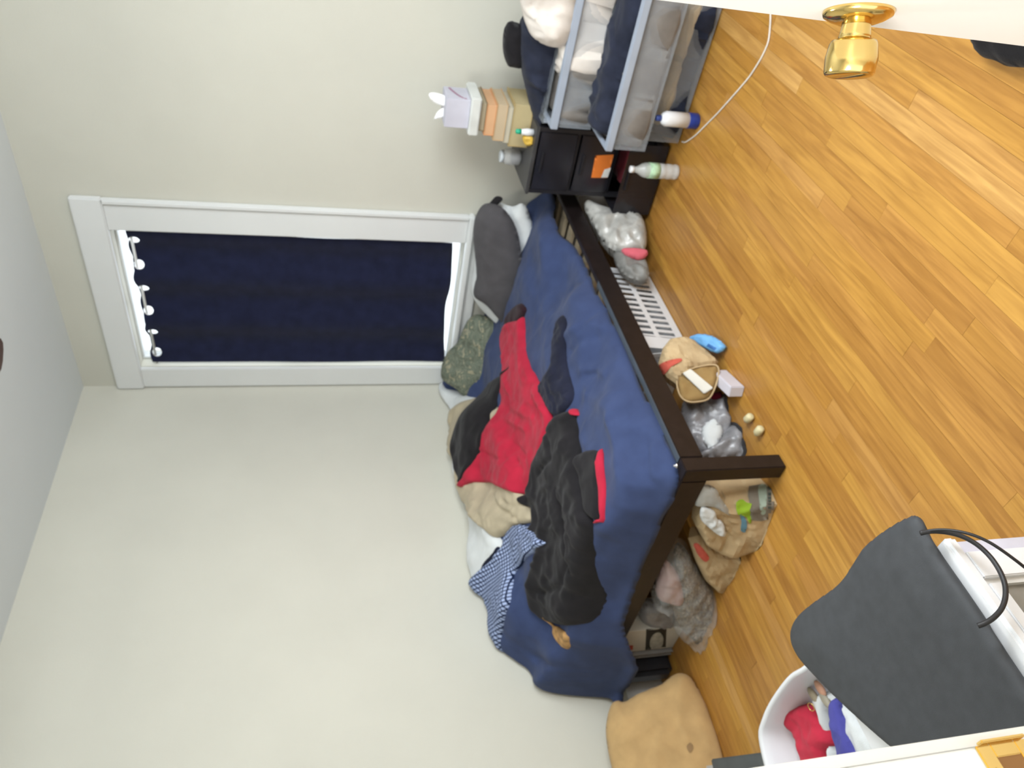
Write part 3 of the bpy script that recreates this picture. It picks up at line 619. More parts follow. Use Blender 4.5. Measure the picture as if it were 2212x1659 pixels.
Mb = [mat('cover_%s' % n, c, .6) for n, c in (('ochre', (.45, .34, .16)), ('grey', (.40, .38, .30)), ('tan', (.52, .36, .20)), ('orange', (.60, .30, .14)), ('brown', (.22, .17, .10)))]
zb_ = .6225
rows = [(1108, xb0-.035, xb1+.01, 0, 'thick ochre book at the bottom of the stack on the black drawers'), (1096, xb0-.02, xb1-.01, 1, 'thin grey book second from the bottom of the book stack'),
        (1072, xb0-.012, xb1, 2, 'tan book with cream page edges in the middle of the stack'), (1050, xb0+.01, xb1-.005, 3, 'orange covered book under the topmost brown book'), (1036, xb0+.03, xb1-.0, 4, 'thin brown book directly under the tissue box tray')]
for a, l_, r_, i, lab in rows:
    t, zt = bk('book', a, 0, l_, r_, .19, Mb[i], lab, 'book', 'books stacked under the tissue box', zbase=zb_+.0005, pages=[(.46, .38, .21), (.50, .46, .36), (.50, .40, .27), (.60, .36, .20), (.34, .29, .20)][i]); zb_ = zt
z1 = AY(1014, 250, yS)[2]
o = box('tray', (xb0+.01, xb1+.025, yS-.02, yS+.17, zb_+.0005, z1), mat('tray_white', (.62, .64, .62), .4), None, bev=.006); tag(o, 'flat white plastic tray under the tissue box', 'tray')
z2 = AY(962, 250, yS)[2]
tb = thing('tissue_box', 'pale lilac cube tissue box with tissues sticking out on the book stack', 'tissue box', (xb0+.1, yS+.08, z1))
cb_ = box('carton', (xb0+.035, xb1+.005, yS, yS+.14, z1+.0005, z2), mat('lilac_card', (.52, .52, .60), .6, 0, .1, 6), tb, bev=.002)
q = MB(); xx1 = xb1+.0055
for i in range(16):
    a = i/15; q.box(xx1, xx1+.0012, yS+.012+.105*a, yS+.020+.105*a, z1+.018+.060*a**.6, z1+.028+.060*a**.6)
q.mk('printed_arc', mat('print_mauve', (.36, .20, .28), .7), tb)
cxt, cyt = (xb0+xb1)/2+.02, yS+.07
for dx, dz, lean in ((-.022, .040, -.5), (.022, .072, .15)):
    o = puff('tissue', None, (cxt+dx, cyt, z2), (.2, -1, 0), .008, .008, mat('tissue_white', (.9, .9, .9), .95, 0, .02, 8), tb, R=.01, res=.005, cr=.004, cs=30, seed=int(dx*900)+20, k=3,
             world=[(cxt+dx-.02, cyt, z2-.012), (cxt+dx+.02, cyt, z2-.012), (cxt+dx+.028+lean*.06, cyt, z2+dz*.6), (cxt+dx+.012+lean*.1, cyt, z2+dz), (cxt+dx-.012+lean*.05, cyt, z2+dz*.7)])
tu = thing('tube', 'small white tube with green cap standing before the ochre book', 'tube', tuple(AY(1160, 287, -.39)[:2])+(.6225,))
pT = np.array([AY(1160, 287, -.39)[0], -.39, .623])
MB().lathe(pT, (0, 0, 1), [(0, .016), (.03, .0165), (.055, .012), (.058, .010)], 18).mk('tube_body', M_wpl, tu, smooth=True)
MB().lathe(pT+UZ*.058, (0, 0, 1), [(0, .012), (.022, .011), (.026, .003)], 16).mk('cap', mat('green_cap', (.02, .38, .22), .4), tu, smooth=True)
o = puff('wrapper', [(1128, 296), (1142, 290), (1156, 298), (1152, 312), (1136, 314)], (1.86, -.38, .65), (0, -1, .3), .018, .015, mat('yellow_foil', (.62, .40, .06), .35, 0, .2, 30), None, R=.015, res=.005, cr=.006, cs=40, seed=3, zmin=.6225); tag(o, 'crumpled yellow wrapper at the foot of the book stack', 'wrapper')
jr = thing('jar', 'round clear plastic jar with grey contents on the left of the black drawers', 'jar', (1.76, -.24, .6225))
pJ = np.array([AY(1100, 338, -.24)[0], -.24, .6225])
MB().lathe(pJ, (0, 0, 1), [(0, .034), (.01, .040), (.05, .041), (.075, .036), (.085, .026)], 28).mk('jar_body', M_film, jr, smooth=True)
MB().lathe(pJ+UZ*.003, (0, 0, 1), [(0, .028), (.01, .034), (.035, .033), (.040, .015)], 20).mk('contents', mat('grey_bits', (.12, .11, .11), .6, 0, .4, 40), jr, smooth=True)
MB().lathe(pJ+UZ*.0855, (0, 0, 1), [(0, .030), (.014, .030), (.016, .026)], 28).mk('lid', mat('jar_lid', (.55, .60, .64), .3), jr, smooth=True)

# ------------------------------------------------------------ on the floor before the drawers
pB = AZ(1506, 262); zt = 0.0
bt = thing('bottle', 'small white bottle with a blue base standing in front of the clear drawers', 'bottle', tuple(pB))
MB().lathe(pB, (0, 0, 1), [(0.0005, .030), (.004, .033), (.045, .033), (.047, .0325)], 24).mk('base', mat('bottle_blue', (.015, .04, .25), .3), bt, smooth=True)
MB().lathe(pB+UZ*.047, (0, 0, 1), [(0, .0315), (.10, .0315), (.115, .024), (.122, .014)], 24).mk('bottle_body', M_wpl, bt, smooth=True)
MB().lathe(pB+UZ*.169, (0, 0, 1), [(0, .013), (.022, .012), (.024, .008)], 18).mk('cap', mat('bottle_blue_cap', (.03, .06, .25), .3), bt, smooth=True)
pW = AZ(1463, 372); pW[1] = min(pW[1], -.575)
wb_ = thing('bottle', 'empty clear water bottle with green label before the black drawers', 'bottle', tuple(pW))
M_pet = mat('clear_pet', (.80, .82, .82), .08, 0, .03, 20, .5, 60, alpha=.45, spec=.9)
MB().lathe(pW, (0, 0, 1), [(0.0005, .026), (.006, .033), (.02, .034), (.028, .031), (.036, .034), (.055, .034), (.062, .031), (.07, .034), (.095, .034)]+[(.095+.0001, .0335), (.15, .033), (.158, .034), (.175, .028), (.195, .016), (.205, .0135), (.215, .0135)], 28).mk('bottle_body', M_pet, wb_, smooth=True)
MB().lathe(pW+UZ*.096, (0, 0, 1), [(0, .0350), (.048, .0348)], 28).mk('paper_label', mat('green_label', (.42, .62, .42), .5, 0, .35, 30), wb_, smooth=True)
MB().lathe(pW+UZ*.213, (0, 0, 1), [(0, .0155), (.016, .0155), (.018, .012)], 20).mk('cap', M_wpl, wb_, smooth=True)
cp = [AZ(x, y, .004) for x, y in ((1664, -30), (1665, 40), (1661, 90), (1645, 125), (1620, 165), (1590, 200), (1550, 245), (1520, 275), (1500, 295), (1480, 308), (1473, 306))]
cpp = []
for i in range(len(cp)-1):
    for t in np.linspace(0, 1, 6, endpoint=False): cpp.append(cp[i]*(1-t)+cp[i+1]*t)
cpp = np.array(cpp+[cp[-1]]); 
for _ in range(4): cpp[1:-1] = (cpp[:-2]+cpp[1:-1]*2+cpp[2:])/4
tag(MB().tube(cpp, .0034, 8).mk('cord', mat('white_cord', (.70, .66, .60), .5), None, smooth=True), 'thin white cord curving over the floor by the clear drawers', 'cord')
o = puff('bag', [(2102, 84), (2110, 110), (2124, 124), (2150, 131), (2175, 143), (2212, 146), (2270, 152), (2300, 100), (2290, 40), (2120, 50)], (2.9, -2., .04), (0, 0, 1), .03, .038, fabric('black_canvas', (.010, .009, .010)), None, R=.04, res=.01, cr=.006, seed=8, zmin=.001); tag(o, 'black bag on the floor partly behind the open door', 'bag')

# ------------------------------------------------------------ under and beside the bed, window side to foot
def bagx(nm, out, X, tf, tb, m_, lab, cat='bag', **k):
    k.setdefault('zmin', .001); o = puff(nm, out, (X, -1, .15), (1, -.25, .25), tf, tb, m_, None, **k); return tag(o, lab, cat)
bagx('plastic_bag', [(1262, 440), (1300, 448), (1340, 462), (1382, 468), (1396, 500), (1392, 538), (1345, 545), (1310, 530), (1285, 490)], 1.44, .05, .10, M_offw if False else M_filmg if False else mat('milky_film', (.42, .42, .40), .3, 0, .2, 20, .8, 40, spec=.7), 'milky white plastic bag stuffed under the bed head beside the black drawers', R=.06, cr=.02, cs=12, seed=21, xmin=1.2)
bagx('cloth', [(1345, 538), (1394, 541), (1398, 552), (1380, 560), (1350, 550)], 1.49, .02, .02, M_pink, 'bright pink cloth strip beside the milky plastic bag', 'cloth', R=.02, cr=.004, seed=22, res=.006)
bagx('bag', [(1325, 548), (1360, 552), (1392, 558), (1402, 585), (1396, 605), (1366, 602), (1340, 584)], 1.45, .03, .07, mat('grey_bag', (.20, .20, .19), .5, 0, .25, 20, .5, 40), 'small grey bag squeezed between pink cloth and laundry basket', R=.05, cr=.014, seed=23)
lbk = thing('laundry_basket', 'white slotted plastic laundry basket pushed under the side of the bed', 'basket', (1.2, -.98, 0))
bx1, by0_, by1_, bz = 1.415, -1.30, -.70, .262
def panel(p0, p1, nrm, ncol, solid0, solid1):
    """slotted wall from p0 to p1 (bottom line), leaning outwards along nrm"""
    p0 = np.array(p0, float); p1 = np.array(p1, float); L_ = np.linalg.norm(p1-p0); u = (p1-p0)/L_; n_ = np.array(nrm, float); t = .0035
    b = MB()
    def pt(s_, z_): return p0+u*s_+n_*(.028*z_/bz)+UZ*z_
    def slab(s0, s1, z0, z1):
        b.add([pt(s0, z0), pt(s1, z0), pt(s1, z1), pt(s0, z1)]+[pt(s0, z0)-n_*t, pt(s1, z0)-n_*t, pt(s1, z1)-n_*t, pt(s0, z1)-n_*t], [(0, 1, 2, 3), (7, 6, 5, 4), (0, 4, 5, 1), (1, 5, 6, 2), (2, 6, 7, 3), (3, 7, 4, 0)])
    for z0, z1 in ((.0, .035), (.118, .142), (.222, bz)): slab(0, L_, z0, z1)
    for z0, z1 in ((.035, .118), (.142, .222)):
        if solid0: slab(0, solid0, z0, z1)
        if solid1: slab(L_-solid1, L_, z0, z1)
        w_ = (L_-solid0-solid1)/ncol
        for i in range(ncol+1): s0 = solid0+i*w_; slab(max(0, s0-.009), min(L_, s0+.009), z0, z1)
    return b
panel((bx1-.028, by0_, .004), (bx1-.028, by1_, .004), (1, 0, 0), 12, .085, .03).mk('side_panel', M_wpl, lbk)
panel((bx1-.028, by1_, .004), (.98, by1_, .004), (0, 1, 0), 8, .03, .03).mk('end_panel', M_wpl, lbk)
panel((.98, by1_, .004), (.98, by0_, .004), (-1, 0, 0), 12, .03, .085).mk('side_panel', M_wpl, lbk)
panel((.98, by0_, .004), (bx1-.028, by0_, .004), (0, -1, 0), 8, .03, .03).mk('end_panel', M_wpl, lbk)
box('base', (.984, bx1-.032, by0_+.004, by1_-.004, .002, .008), M_wpl, lbk)
b = MB(); b.box(bx1-.006, bx1+.014, by0_-.04, by1_+.04, bz, bz+.012); b.box(.94, .96, by0_-.04, by1_+.04, bz, bz+.012); b.box(.96, bx1-.006, by0_-.04, by0_-.02, bz, bz+.012); b.box(.96, bx1-.006, by1_+.02, by1_+.04, bz, bz+.012); b.mk('rim', M_wpl, lbk, bev=.004)

M_ctn = mat('white_carton', (.62, .61, .56), .6, 0, .04, 8)
kb1 = thing('paper_bag', 'open brown paper bag with pale red print lying beside the laundry basket', 'bag', (1.45, -1.5, 0))
body = puff('bag_body', [(1422, 786), (1432, 752), (1448, 732), (1475, 727), (1502, 738), (1528, 758), (1552, 782), (1540, 794), (1500, 800), (1478, 815), (1464, 832), (1440, 814)], (1.53, -1.5, .12), (1, -.35, .3), .035, .10, M_paper, kb1, R=.045, res=.015, cr=.020, cs=9, seed=31, zmin=.001, k=1, smooth=False)
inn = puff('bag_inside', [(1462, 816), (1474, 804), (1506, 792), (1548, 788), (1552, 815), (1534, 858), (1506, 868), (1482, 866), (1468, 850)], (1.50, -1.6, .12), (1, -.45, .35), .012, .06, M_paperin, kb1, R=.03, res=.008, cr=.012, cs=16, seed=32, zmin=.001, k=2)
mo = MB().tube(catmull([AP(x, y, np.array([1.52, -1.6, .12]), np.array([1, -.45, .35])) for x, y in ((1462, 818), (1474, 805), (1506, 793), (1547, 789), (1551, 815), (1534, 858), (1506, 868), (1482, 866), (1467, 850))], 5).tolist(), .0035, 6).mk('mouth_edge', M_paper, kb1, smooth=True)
d_ = decal('red_print', [(1424, 788), (1446, 778), (1470, 774), (1472, 780), (1450, 792), (1434, 810), (1428, 800)], body, M_pred, off=.005)
wc = MB().add([AP(x, y, np.array([1.535, -1.6, .12]), np.array([1, -.45, .35])) for x, y in ((1474, 806), (1492, 797), (1541, 838), (1521, 851))]+[AP(x, y, np.array([1.48, -1.6, .10]), np.array([1, -.45, .35])) for x, y in ((1474, 806), (1492, 797), (1541, 838), (1521, 851))], [(0, 1, 2, 3), (7, 6, 5, 4), (0, 4, 5, 1), (1, 5, 6, 2), (2, 6, 7, 3), (3, 7, 4, 0)]).mk('carton', M_ctn, None, bev=.003)
tag(wc, 'white carton sticking out of the open brown paper bag', 'box')
pk = puff('wipes_pack', [(1490, 730), (1508, 721), (1540, 726), (1568, 748), (1550, 764), (1522, 752), (1502, 742)], (1.6, -1.45, .035), (.35, -.2, .9), .018, .02, mat('sky_blue_film', (.16, .40, .72), .3, 0, .15, 14), None, R=.015, res=.006, cr=.004, cs=20, seed=33, zmin=.001, k=2); tag(pk, 'light blue wipes pack lying on the floor beside the brown bag', 'pack')
decal('printed_band', [(1530, 742), (1548, 752), (1543, 757), (1526, 748)], pk, mat('print_navy', (.03, .12, .35), .6), k=1)
pb_ = AZ(1580, 800)
wt = MB().obox((pb_[0]-.022, pb_[1]-.05, .031), (.28, -.96, 0), (.96, .28, 0), (0, 0, 1), .075, .022, .030).mk('box', mat('pearl_carton', (.60, .59, .66), .35, 0, .05, 6), None, bev=.003); tag(wt, 'narrow pearl white box lying on the floor beside the paper bag mouth', 'box')
o = bagx('cloth', [(1526, 853), (1560, 847), (1580, 848), (1582, 858), (1545, 864), (1526, 862)], 1.52, .015, .02, fabric('wine_red', (.17, .008, .03)), 'narrow wine red cloth between the pearl box and the grey plastic bag', 'cloth', R=.012, res=.005, seed=34)
gb = bagx('plastic_bag', [(1474, 872), (1498, 858), (1540, 864), (1582, 857), (1608, 864), (1614, 890), (1602, 918), (1578, 942), (1560, 978), (1520, 984), (1490, 960), (1475, 920)], 1.48, .06, .10, M_filmg, 'shiny grey plastic bag under the bed rail next to the wine red cloth', R=.06, cr=.03, cs=13, seed=35, res=.008)
bagx('tissue_paper', [(1516, 926), (1536, 906), (1552, 912), (1562, 934), (1552, 962), (1540, 975), (1520, 956)], 1.530, .028, .01, M_white, 'white tissue paper poking out of the shiny grey bag', 'paper', R=.03, cr=.006, seed=36, res=.006)
bagx('plastic_bag', [(1545, 960), (1566, 930), (1596, 914), (1630, 922), (1658, 944), (1670, 968), (1660, 988), (1600, 990), (1520, 990), (1512, 980)], 1.515, .055, .08, M_filmg, 'second grey plastic bag slumped against the bed leg', R=.06, cr=.028, cs=13, seed=37, res=.008)
for (x, y), an, lab in (((1616, 903), .3, 'cream round plastic stopper with pink end by the shiny grey bag'), ((1638, 930), .15, 'plain cream plastic stopper lying nearest the bed leg')):
    p = AZ(x, y, .02); ax = np.array([math.cos(an), -math.sin(an), 0])
    cpn = thing('stopper', lab, 'cap', (p[0], p[1], 0)); p[2] = .0165
    MB().lathe(p-ax*.018, ax, [(0, .013), (.004, .016), (.03, .015), (.036, .010)], 20).mk('cap_shell', mat('cream_plastic', (.62, .56, .34), .4), cpn, smooth=True)
    MB().lathe(p-ax*.027, ax, [(0, .008), (.009, .0105)], 16).mk('cap_end', mat('salmon_plastic', (.60, .30, .20), .5) if an > .2 else mat('cream_plastic2', (.55, .50, .30), .4), cpn, smooth=True)

def bagy(nm, out, Y, tf, tb, m_, lab, cat='bag', par=None, n=(.1, -1, .25), **k):
    k.setdefault('zmin', .001); o = puff(nm, out, (.8, Y, .12), n, tf, tb, m_, par, **k)
    if lab and par is None: tag(o, lab, cat)
    return o
kb2 = thing('paper_bag', 'brown grocery bag with green and blue print beside the foot bed leg', 'bag', (1.25, -2.1, 0))
bb = bagy('bag_body', [(1494, 1118), (1497, 1080), (1512, 1056), (1560, 1053), (1620, 1054), (1682, 1056), (1680, 1090), (1674, 1130), (1664, 1166), (1622, 1178), (1585, 1191), (1550, 1182), (1515, 1158)], -2.12, .07, .10, M_paper, None, par=kb2, R=.05, cr=.016, cs=9, seed=41, res=.015, k=1, smooth=False)
for nm, out, m_ in (('green_print', [(1590, 1086), (1604, 1078), (1612, 1086), (1624, 1088), (1620, 1102), (1624, 1118), (1620, 1134), (1612, 1116), (1594, 1112)], M_pgreen), ('blue_print', [(1598, 1112), (1606, 1114), (1614, 1130), (1610, 1150), (1600, 1146), (1602, 1128)], M_pblue),
                    ('grey_panel', [(1618, 1050), (1674, 1050), (1672, 1088), (1666, 1120), (1624, 1124), (1620, 1090)], mat('print_grey', (.17, .15, .12), .8)), ('pale_panel', [(1638, 1050), (1656, 1050), (1654, 1108), (1644, 1110), (1640, 1080)], M_pteal)):
    decal(nm, out, bb, m_, off=.004 if 'pale' not in nm else .0055, k=2)
for i, (y0, y1) in enumerate(((1050, 1058), (1064, 1070), (1073, 1078), (1080, 1084), (1087, 1090), (1094, 1099))):
    decal('dark_lettering', [(1659, y0), (1666, y0), (1666, y1), (1659, y1)], bb, M_pdark, off=.0075, k=1)
bagy('plastic_bag', [(1512, 1054), (1545, 1056), (1556, 1074), (1578, 1108), (1572, 1112), (1540, 1094), (1502, 1092)], -2.19, .012, .03, mat('pale_film', (.42, .43, .42), .3, 0, .15, 20, .6, 40), 'pale grey plastic film lying over the brown grocery bag', R=.03, cr=.006, seed=43, res=.006)
bagy('napkin', [(1512, 1104), (1520, 1096), (1544, 1106), (1550, 1122), (1562, 1130), (1568, 1156), (1550, 1154), (1530, 1138), (1514, 1122)], -2.20, .012, .02, M_white, 'crumpled white napkin on the brown grocery bag', 'paper', R=.02, cr=.008, cs=22, seed=44, res=.005)
kb3 = thing('paper_bag', 'small plain brown paper bag with red mark under the bed foot', 'bag', (1.05, -2.1, 0))
b3 = bagy('bag_body', [(1486, 1162), (1510, 1156), (1550, 1180), (1585, 1189), (1611, 1186), (1614, 1222), (1590, 1248), (1562, 1274), (1544, 1270), (1518, 1244), (1500, 1206)], -2.10, .05, .09, M_paper, None, par=kb3, R=.05, cr=.014, cs=10, seed=45, res=.015, k=1, smooth=False)
decal('red_mark', [(1498, 1176), (1508, 1174), (1524, 1192), (1532, 1206), (1524, 1214), (1512, 1204), (1504, 1192)], b3, M_pred, off=.005)
M_camob = camo('dry_camo', [(.10, .08, .06), (.22, .18, .13), (.13, .12, .10), (.34, .30, .24), (.16, .14, .11)], 26)
bagy('camo_jacket', [(1455, 1200), (1482, 1196), (1502, 1226), (1530, 1266), (1550, 1300), (1555, 1338), (1542, 1364), (1510, 1378), (1484, 1366), (1464, 1342), (1452, 1306), (1462, 1250)], -2.08, .06, .09, M_camob, 'brown camouflage garment packed in the clear bag under the bed foot', 'clothes', R=.06, cr=.018, seed=46, res=.008)
bagy('cloth', [(1438, 1212), (1456, 1228), (1470, 1252), (1480, 1284), (1470, 1300), (1444, 1298), (1420, 1288), (1416, 1262), (1428, 1232)], -2.11, .035, .04, mat('pale_pink', (.50, .34, .33), .8, 0, .1, 8), 'pale pink cloth in the clear bag beside the camouflage garment', 'cloth', R=.04, cr=.008, seed=47, res=.008)
bagy('clear_bag', [(1438, 1190), (1484, 1188), (1506, 1222), (1534, 1262), (1557, 1300), (1563, 1340), (1550, 1370), (1512, 1387), (1478, 1374), (1452, 1346), (1436, 1312), (1410, 1296), (1408, 1262), (1424, 1222)], -2.085, .085, .10, mat('very_clear_film', (.75, .76, .76), .08, 0, .05, 20, 1., 24, alpha=.20, spec=1.), 'clear plastic bag around the camouflage and pink clothes', R=.06, cr=.022, cs=16, seed=48, res=.008)
bagy('plastic_bag', [(1386, 1308), (1410, 1304), (1450, 1312), (1458, 1332), (1450, 1350), (1412, 1352), (1394, 1346), (1380, 1330)], -2.02, .03, .05, M_filmg, 'small grey plastic bag behind the white picture carton', R=.04, cr=.012, seed=49, res=.008)
ctn = thing('carton', 'white carton with a dark square picture of a round dial', 'box', (.36, -2.0, 0))
cbx = box('carton_body', (.245, .44, -2.085, -1.93, .001, .30), M_ctn, ctn, bev=.002)
decal('picture', [(1396, 1359), (1440, 1357), (1438, 1401), (1394, 1404)], cbx, mat('picture_black', (.03, .032, .03), .4), k=1)
decal('dial', [(1404, 1386), (1410, 1372), (1424, 1366), (1433, 1378), (1430, 1396), (1416, 1402), (1405, 1398)], cbx, mat('dial_white', (.45, .46, .42), .4, 0, .3, 40), off=.003)
decal('red_mark', [(1359, 1394), (1368, 1394), (1367, 1404), (1358, 1404)], cbx, M_pred, k=1)
bkk = thing('binder', 'thin light grey binder standing between the carton and the black case', 'binder', (.21, -2.0, 0))
box('cover', (.205, .209, -2.10, -1.88, .001, .27), mat('binder_grey', (.26, .25, .24), .5), bkk); box('cover', (.231, .235, -2.10, -1.88, .001, .27), mat('binder_grey2', (.26, .25, .24), .5), bkk); box('pages', (.2095, .2305, -2.09, -1.89, .003, .265), M_ctn, bkk)
cs_ = thing('case', 'slim black case standing upright by the left wall under the bed foot', 'case', (.14, -2.05, 0))
box('shell', (.095, .185, -2.17, -1.85, .001, .27), M_blackpl, cs_, bev=.02); box('handle', (.125, .155, -2.05, -1.97, .27, .285), M_blackpl, cs_, bev=.005)
tc_ = thing('cushion', 'large tan cushion slumped on the floor against the left wall', 'cushion', (.2, -2.5, 0))
tcb = puff('cushion_body', [(1322, 1520), (1336, 1513), (1350, 1516), (1380, 1498), (1425, 1480), (1452, 1460), (1470, 1454), (1490, 1462), (1512, 1490), (1532, 1525), (1556, 1575), (1572, 1630), (1580, 1690), (1560, 1740), (1450, 1760), (1350, 1735), (1322, 1660), (1309, 1590), (1312, 1548)], (.21, -2.5, .2), (1, -.15, .45), .10, .13, M_tan, tc_, R=.16, res=.010, cr=.016, cs=5, seed=62, zmin=.002, xmin=.02)
decal('button', [(1483, 1612), (1492, 1604), (1498, 1616), (1490, 1626)], tcb, mat('tan_dark', (.30, .19, .09), .9), off=.003)
# low dark box beside the cushion, close to the doorway wall
pA = AZ(1535, 1640, .22); pC = AZ(1650, 1625, .22)
gbx = thing('storage_box', 'dark grey storage box with a pale corner beside the tan cushion', 'box', (pA[0]+.2, pA[1]-.2, 0))
uA = pC-pA; uA[2] = 0; LA = np.linalg.norm(uA); uA /= LA; vA = np.array([uA[1], -uA[0], 0])
cA = pA+uA*(LA/2)+vA*.12; cA[2] = 0
MB().obox(cA+UZ*.103, uA, vA, UZ, LA/2-.008, .112, .102).mk('box_body', mat('dark_grey_plastic', (.055, .065, .07), .5, 0, .2, 8), gbx, bev=.006)
MB().obox(cA+UZ*.213, uA, vA, UZ, LA/2, .12, .007).mk('lid', mat('dark_grey_lid', (.07, .08, .085), .5, 0, .2, 8), gbx, bev=.004)
MB().obox(cA-uA*(LA/2+.045)+UZ*.19, uA, vA, UZ, .044, .10, .022).mk('pale_clip', mat('pale_clip', (.42, .40, .38), .5), gbx, bev=.008)

# ------------------------------------------------------------ white tub with cloths
zr = .30
rim_ = [AZ(x, y, zr)[:2] for x, y in ((1637, 1592), (1645, 1552), (1660, 1518), (1682, 1484), (1706, 1456), (1736, 1437))]
rim_ = [(1.118, -3.05), (1.124, -2.93)]+[tuple(p) for p in rim_]+[(1.66, -2.80), (1.77, -2.83), (1.83, -2.90), (1.845, -3.05), (1.84, -3.2), (1.78, -3.29), (1.62, -3.315), (1.3, -3.315), (1.18, -3.27), (1.13, -3.18)]
rp = catmull(rim_, 4); cc = np.array([1.48, -3.05]); rings = []
for s_, z_ in ((.87, .001), (.90, .02), (.985, zr-.022), (.995, zr-.02), (1.0, zr-.003), (.992, zr), (.955, zr), (.945, zr-.006), (.93, zr-.03), (.86, .03), (.83, .012)):
    rings.append([(cc[0]+(p[0]-cc[0])*s_, cc[1]+(p[1]-cc[1])*s_, z_) for p in rp])
n_ = len(rp); V = [p for r in rings for p in r]; F = [(i*n_+k, i*n_+(k+1) % n_, (i+1)*n_+(k+1) % n_, (i+1)*n_+k) for i in range(len(rings)-1) for k in range(n_)]
F += [tuple(range(n_))[::-1], tuple((len(rings)-1)*n_+k for k in range(n_))]
tag(mk('tub', V, F, M_wpl, None, smooth=True), 'white plastic tub with coloured cloths partly under the charcoal pad', 'tub')
def lay(nm, out, z_, t, m_, lab, cat='cloth', **k):
    o = puff(nm, out, (1.4, -3, z_), (0, 0, 1), t, .012, m_, None, **k); return tag(o, lab, cat)
lay('pouch', [(1704, 1542), (1720, 1526), (1760, 1519), (1776, 1532), (1795, 1562), (1812, 1600), (1800, 1626), (1797, 1660), (1760, 1690), (1748, 1640), (1736, 1600), (1714, 1566)], .19, .045, fabric('crimson', (.50, .03, .06), .1), 'crimson red cloth lying in the white tub', R=.03, cr=.012, cs=14, seed=71, res=.007)
lay('towel', [(1800, 1516), (1813, 1508), (1824, 1540), (1838, 1580), (1856, 1640), (1840, 1680), (1822, 1650), (1810, 1600), (1802, 1560)], .215, .025, fabric('violet_blue', (.075, .075, .32), .1), 'narrow violet blue cloth between red cloth and white towel in the tub', R=.02, cr=.008, cs=14, seed=72, res=.007)
lay('towel', [(1772, 1508), (1792, 1492), (1820, 1500), (1860, 1545), (1900, 1590), (1960, 1660), (1880, 1690), (1850, 1640), (1830, 1560), (1812, 1512), (1800, 1540), (1806, 1600), (1818, 1660), (1800, 1680), (1800, 1610), (1788, 1560)], .19, .03, M_white, 'white towel in the tub beside the violet blue cloth', R=.02, cr=.012, cs=12, seed=73, res=.007)
for (x, y), c_, lab in (((1757, 1502), (.32, .27, .19), 'oval olive wooden brush head above the red cloth in the tub'), ((1772, 1487), (.55, .30, .20), 'oval salmon coloured brush head near the tub rim'), ((1783, 1512), (.36, .33, .26), 'oval grey brown brush head beside the white towel')):
    p = AZ(x, y, .225); bh = thing('brush', lab, 'brush', tuple(p-UZ*.02))
    M_ = mat('brush_wood', c_, .6); b = MB(); nS = 18; u = np.array([.3, -.95, 0]); v = np.array([.95, .3, 0])
    rg = [[p+u*.026*s_*math.cos(a)+v*.013*s_*math.sin(a)+UZ*h for a in np.linspace(0, 2*math.pi, nS, endpoint=False)] for s_, h in ((.7, -.006), (1, -.002), (1, .003), (.7, .006))]
    b.v = [tuple(q) for r in rg for q in r]; b.f = [(i*nS+k, i*nS+(k+1) % nS, (i+1)*nS+(k+1) % nS, (i+1)*nS+k) for i in range(3) for k in range(nS)]+[tuple(range(nS)), tuple(range(3*nS, 4*nS))]
    b.mk('brush_head', M_, bh, smooth=True); MB().tube([p-v*.012-UZ*.002, p-v*.03-UZ*.03], .004, 8).mk('brush_handle', M_, bh)
p = AZ(1752, 1527, .236); ring = [p+np.array([.011*math.cos(a), .011*math.sin(a), .003*math.sin(a)]) for a in np.linspace(0, 2*math.pi, 20)]
tag(MB().tube(ring, .0012, 6, False).mk('key_ring', M_brass, None, smooth=True), 'small metal ring on the red cloth in the tub', 'ring')

# ------------------------------------------------------------ white cabinet with a charcoal pad and black cables
ZP = .552
cabx1 = AZ(2040, 1162, .525)[0]; caby1 = AZ(2040, 1162, .525)[1]+.002
cab = thing('cabinet', 'white open sided cabinet with grey side panel beneath the charcoal pad', 'cabinet', (2.12, -3.15, 0))
cx0 = 1.93; yn = -3.368
b = MB(); b.box(cx0, cabx1, yn, caby1, .500, .525); b.mk('top', M_wpl, cab, bev=.006)
ys_ = [AX(2125, y, cabx1)[1] for y in (1187, 1246, 1259)]
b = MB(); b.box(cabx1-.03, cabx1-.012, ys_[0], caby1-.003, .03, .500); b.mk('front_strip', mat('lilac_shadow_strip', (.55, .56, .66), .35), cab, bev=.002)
box('side_stile', (cabx1-.03, cabx1-.001, ys_[1], ys_[0], .02, .500), M_wpl, cab, bev=.002)
box('inner_lip', (cabx1-.03, cabx1-.009, ys_[2], ys_[1], .02, .500), mat('lip_grey', (.60, .60, .58), .4), cab)
box('side_stile', (cabx1-.03, cabx1-.001, yn, yn+.03, .02, .500), M_wpl, cab, bev=.002)
box('bottom_rail', (cabx1-.03, cabx1-.001, yn+.03, ys_[2], .02, .06), M_wpl, cab, bev=.002); box('top_rail', (cabx1-.03, cabx1-.001, yn+.03, ys_[2], .475, .500), M_wpl, cab, bev=.002)
box('side_panel', (cabx1-.022, cabx1-.017, yn+.03, ys_[2], .06, .475), mat('smoky_grey_panel', (.25, .245, .22), .25, 0, .25, 7), cab)
box('side_panel', (cx0, cx0+.018, yn, caby1-.003, .02, .500), M_wpl, cab); box('back_panel', (cx0+.018, cabx1-.03, yn, yn+.012, .02, .500), M_wpl, cab)
box('front_panel', (cx0+.018, cabx1-.03, caby1-.022, caby1-.008, .02, .500), M_wpl, cab); box('base', (cx0+.018, cabx1-.03, yn+.012, caby1-.022, .02, .035), M_wpl, cab)
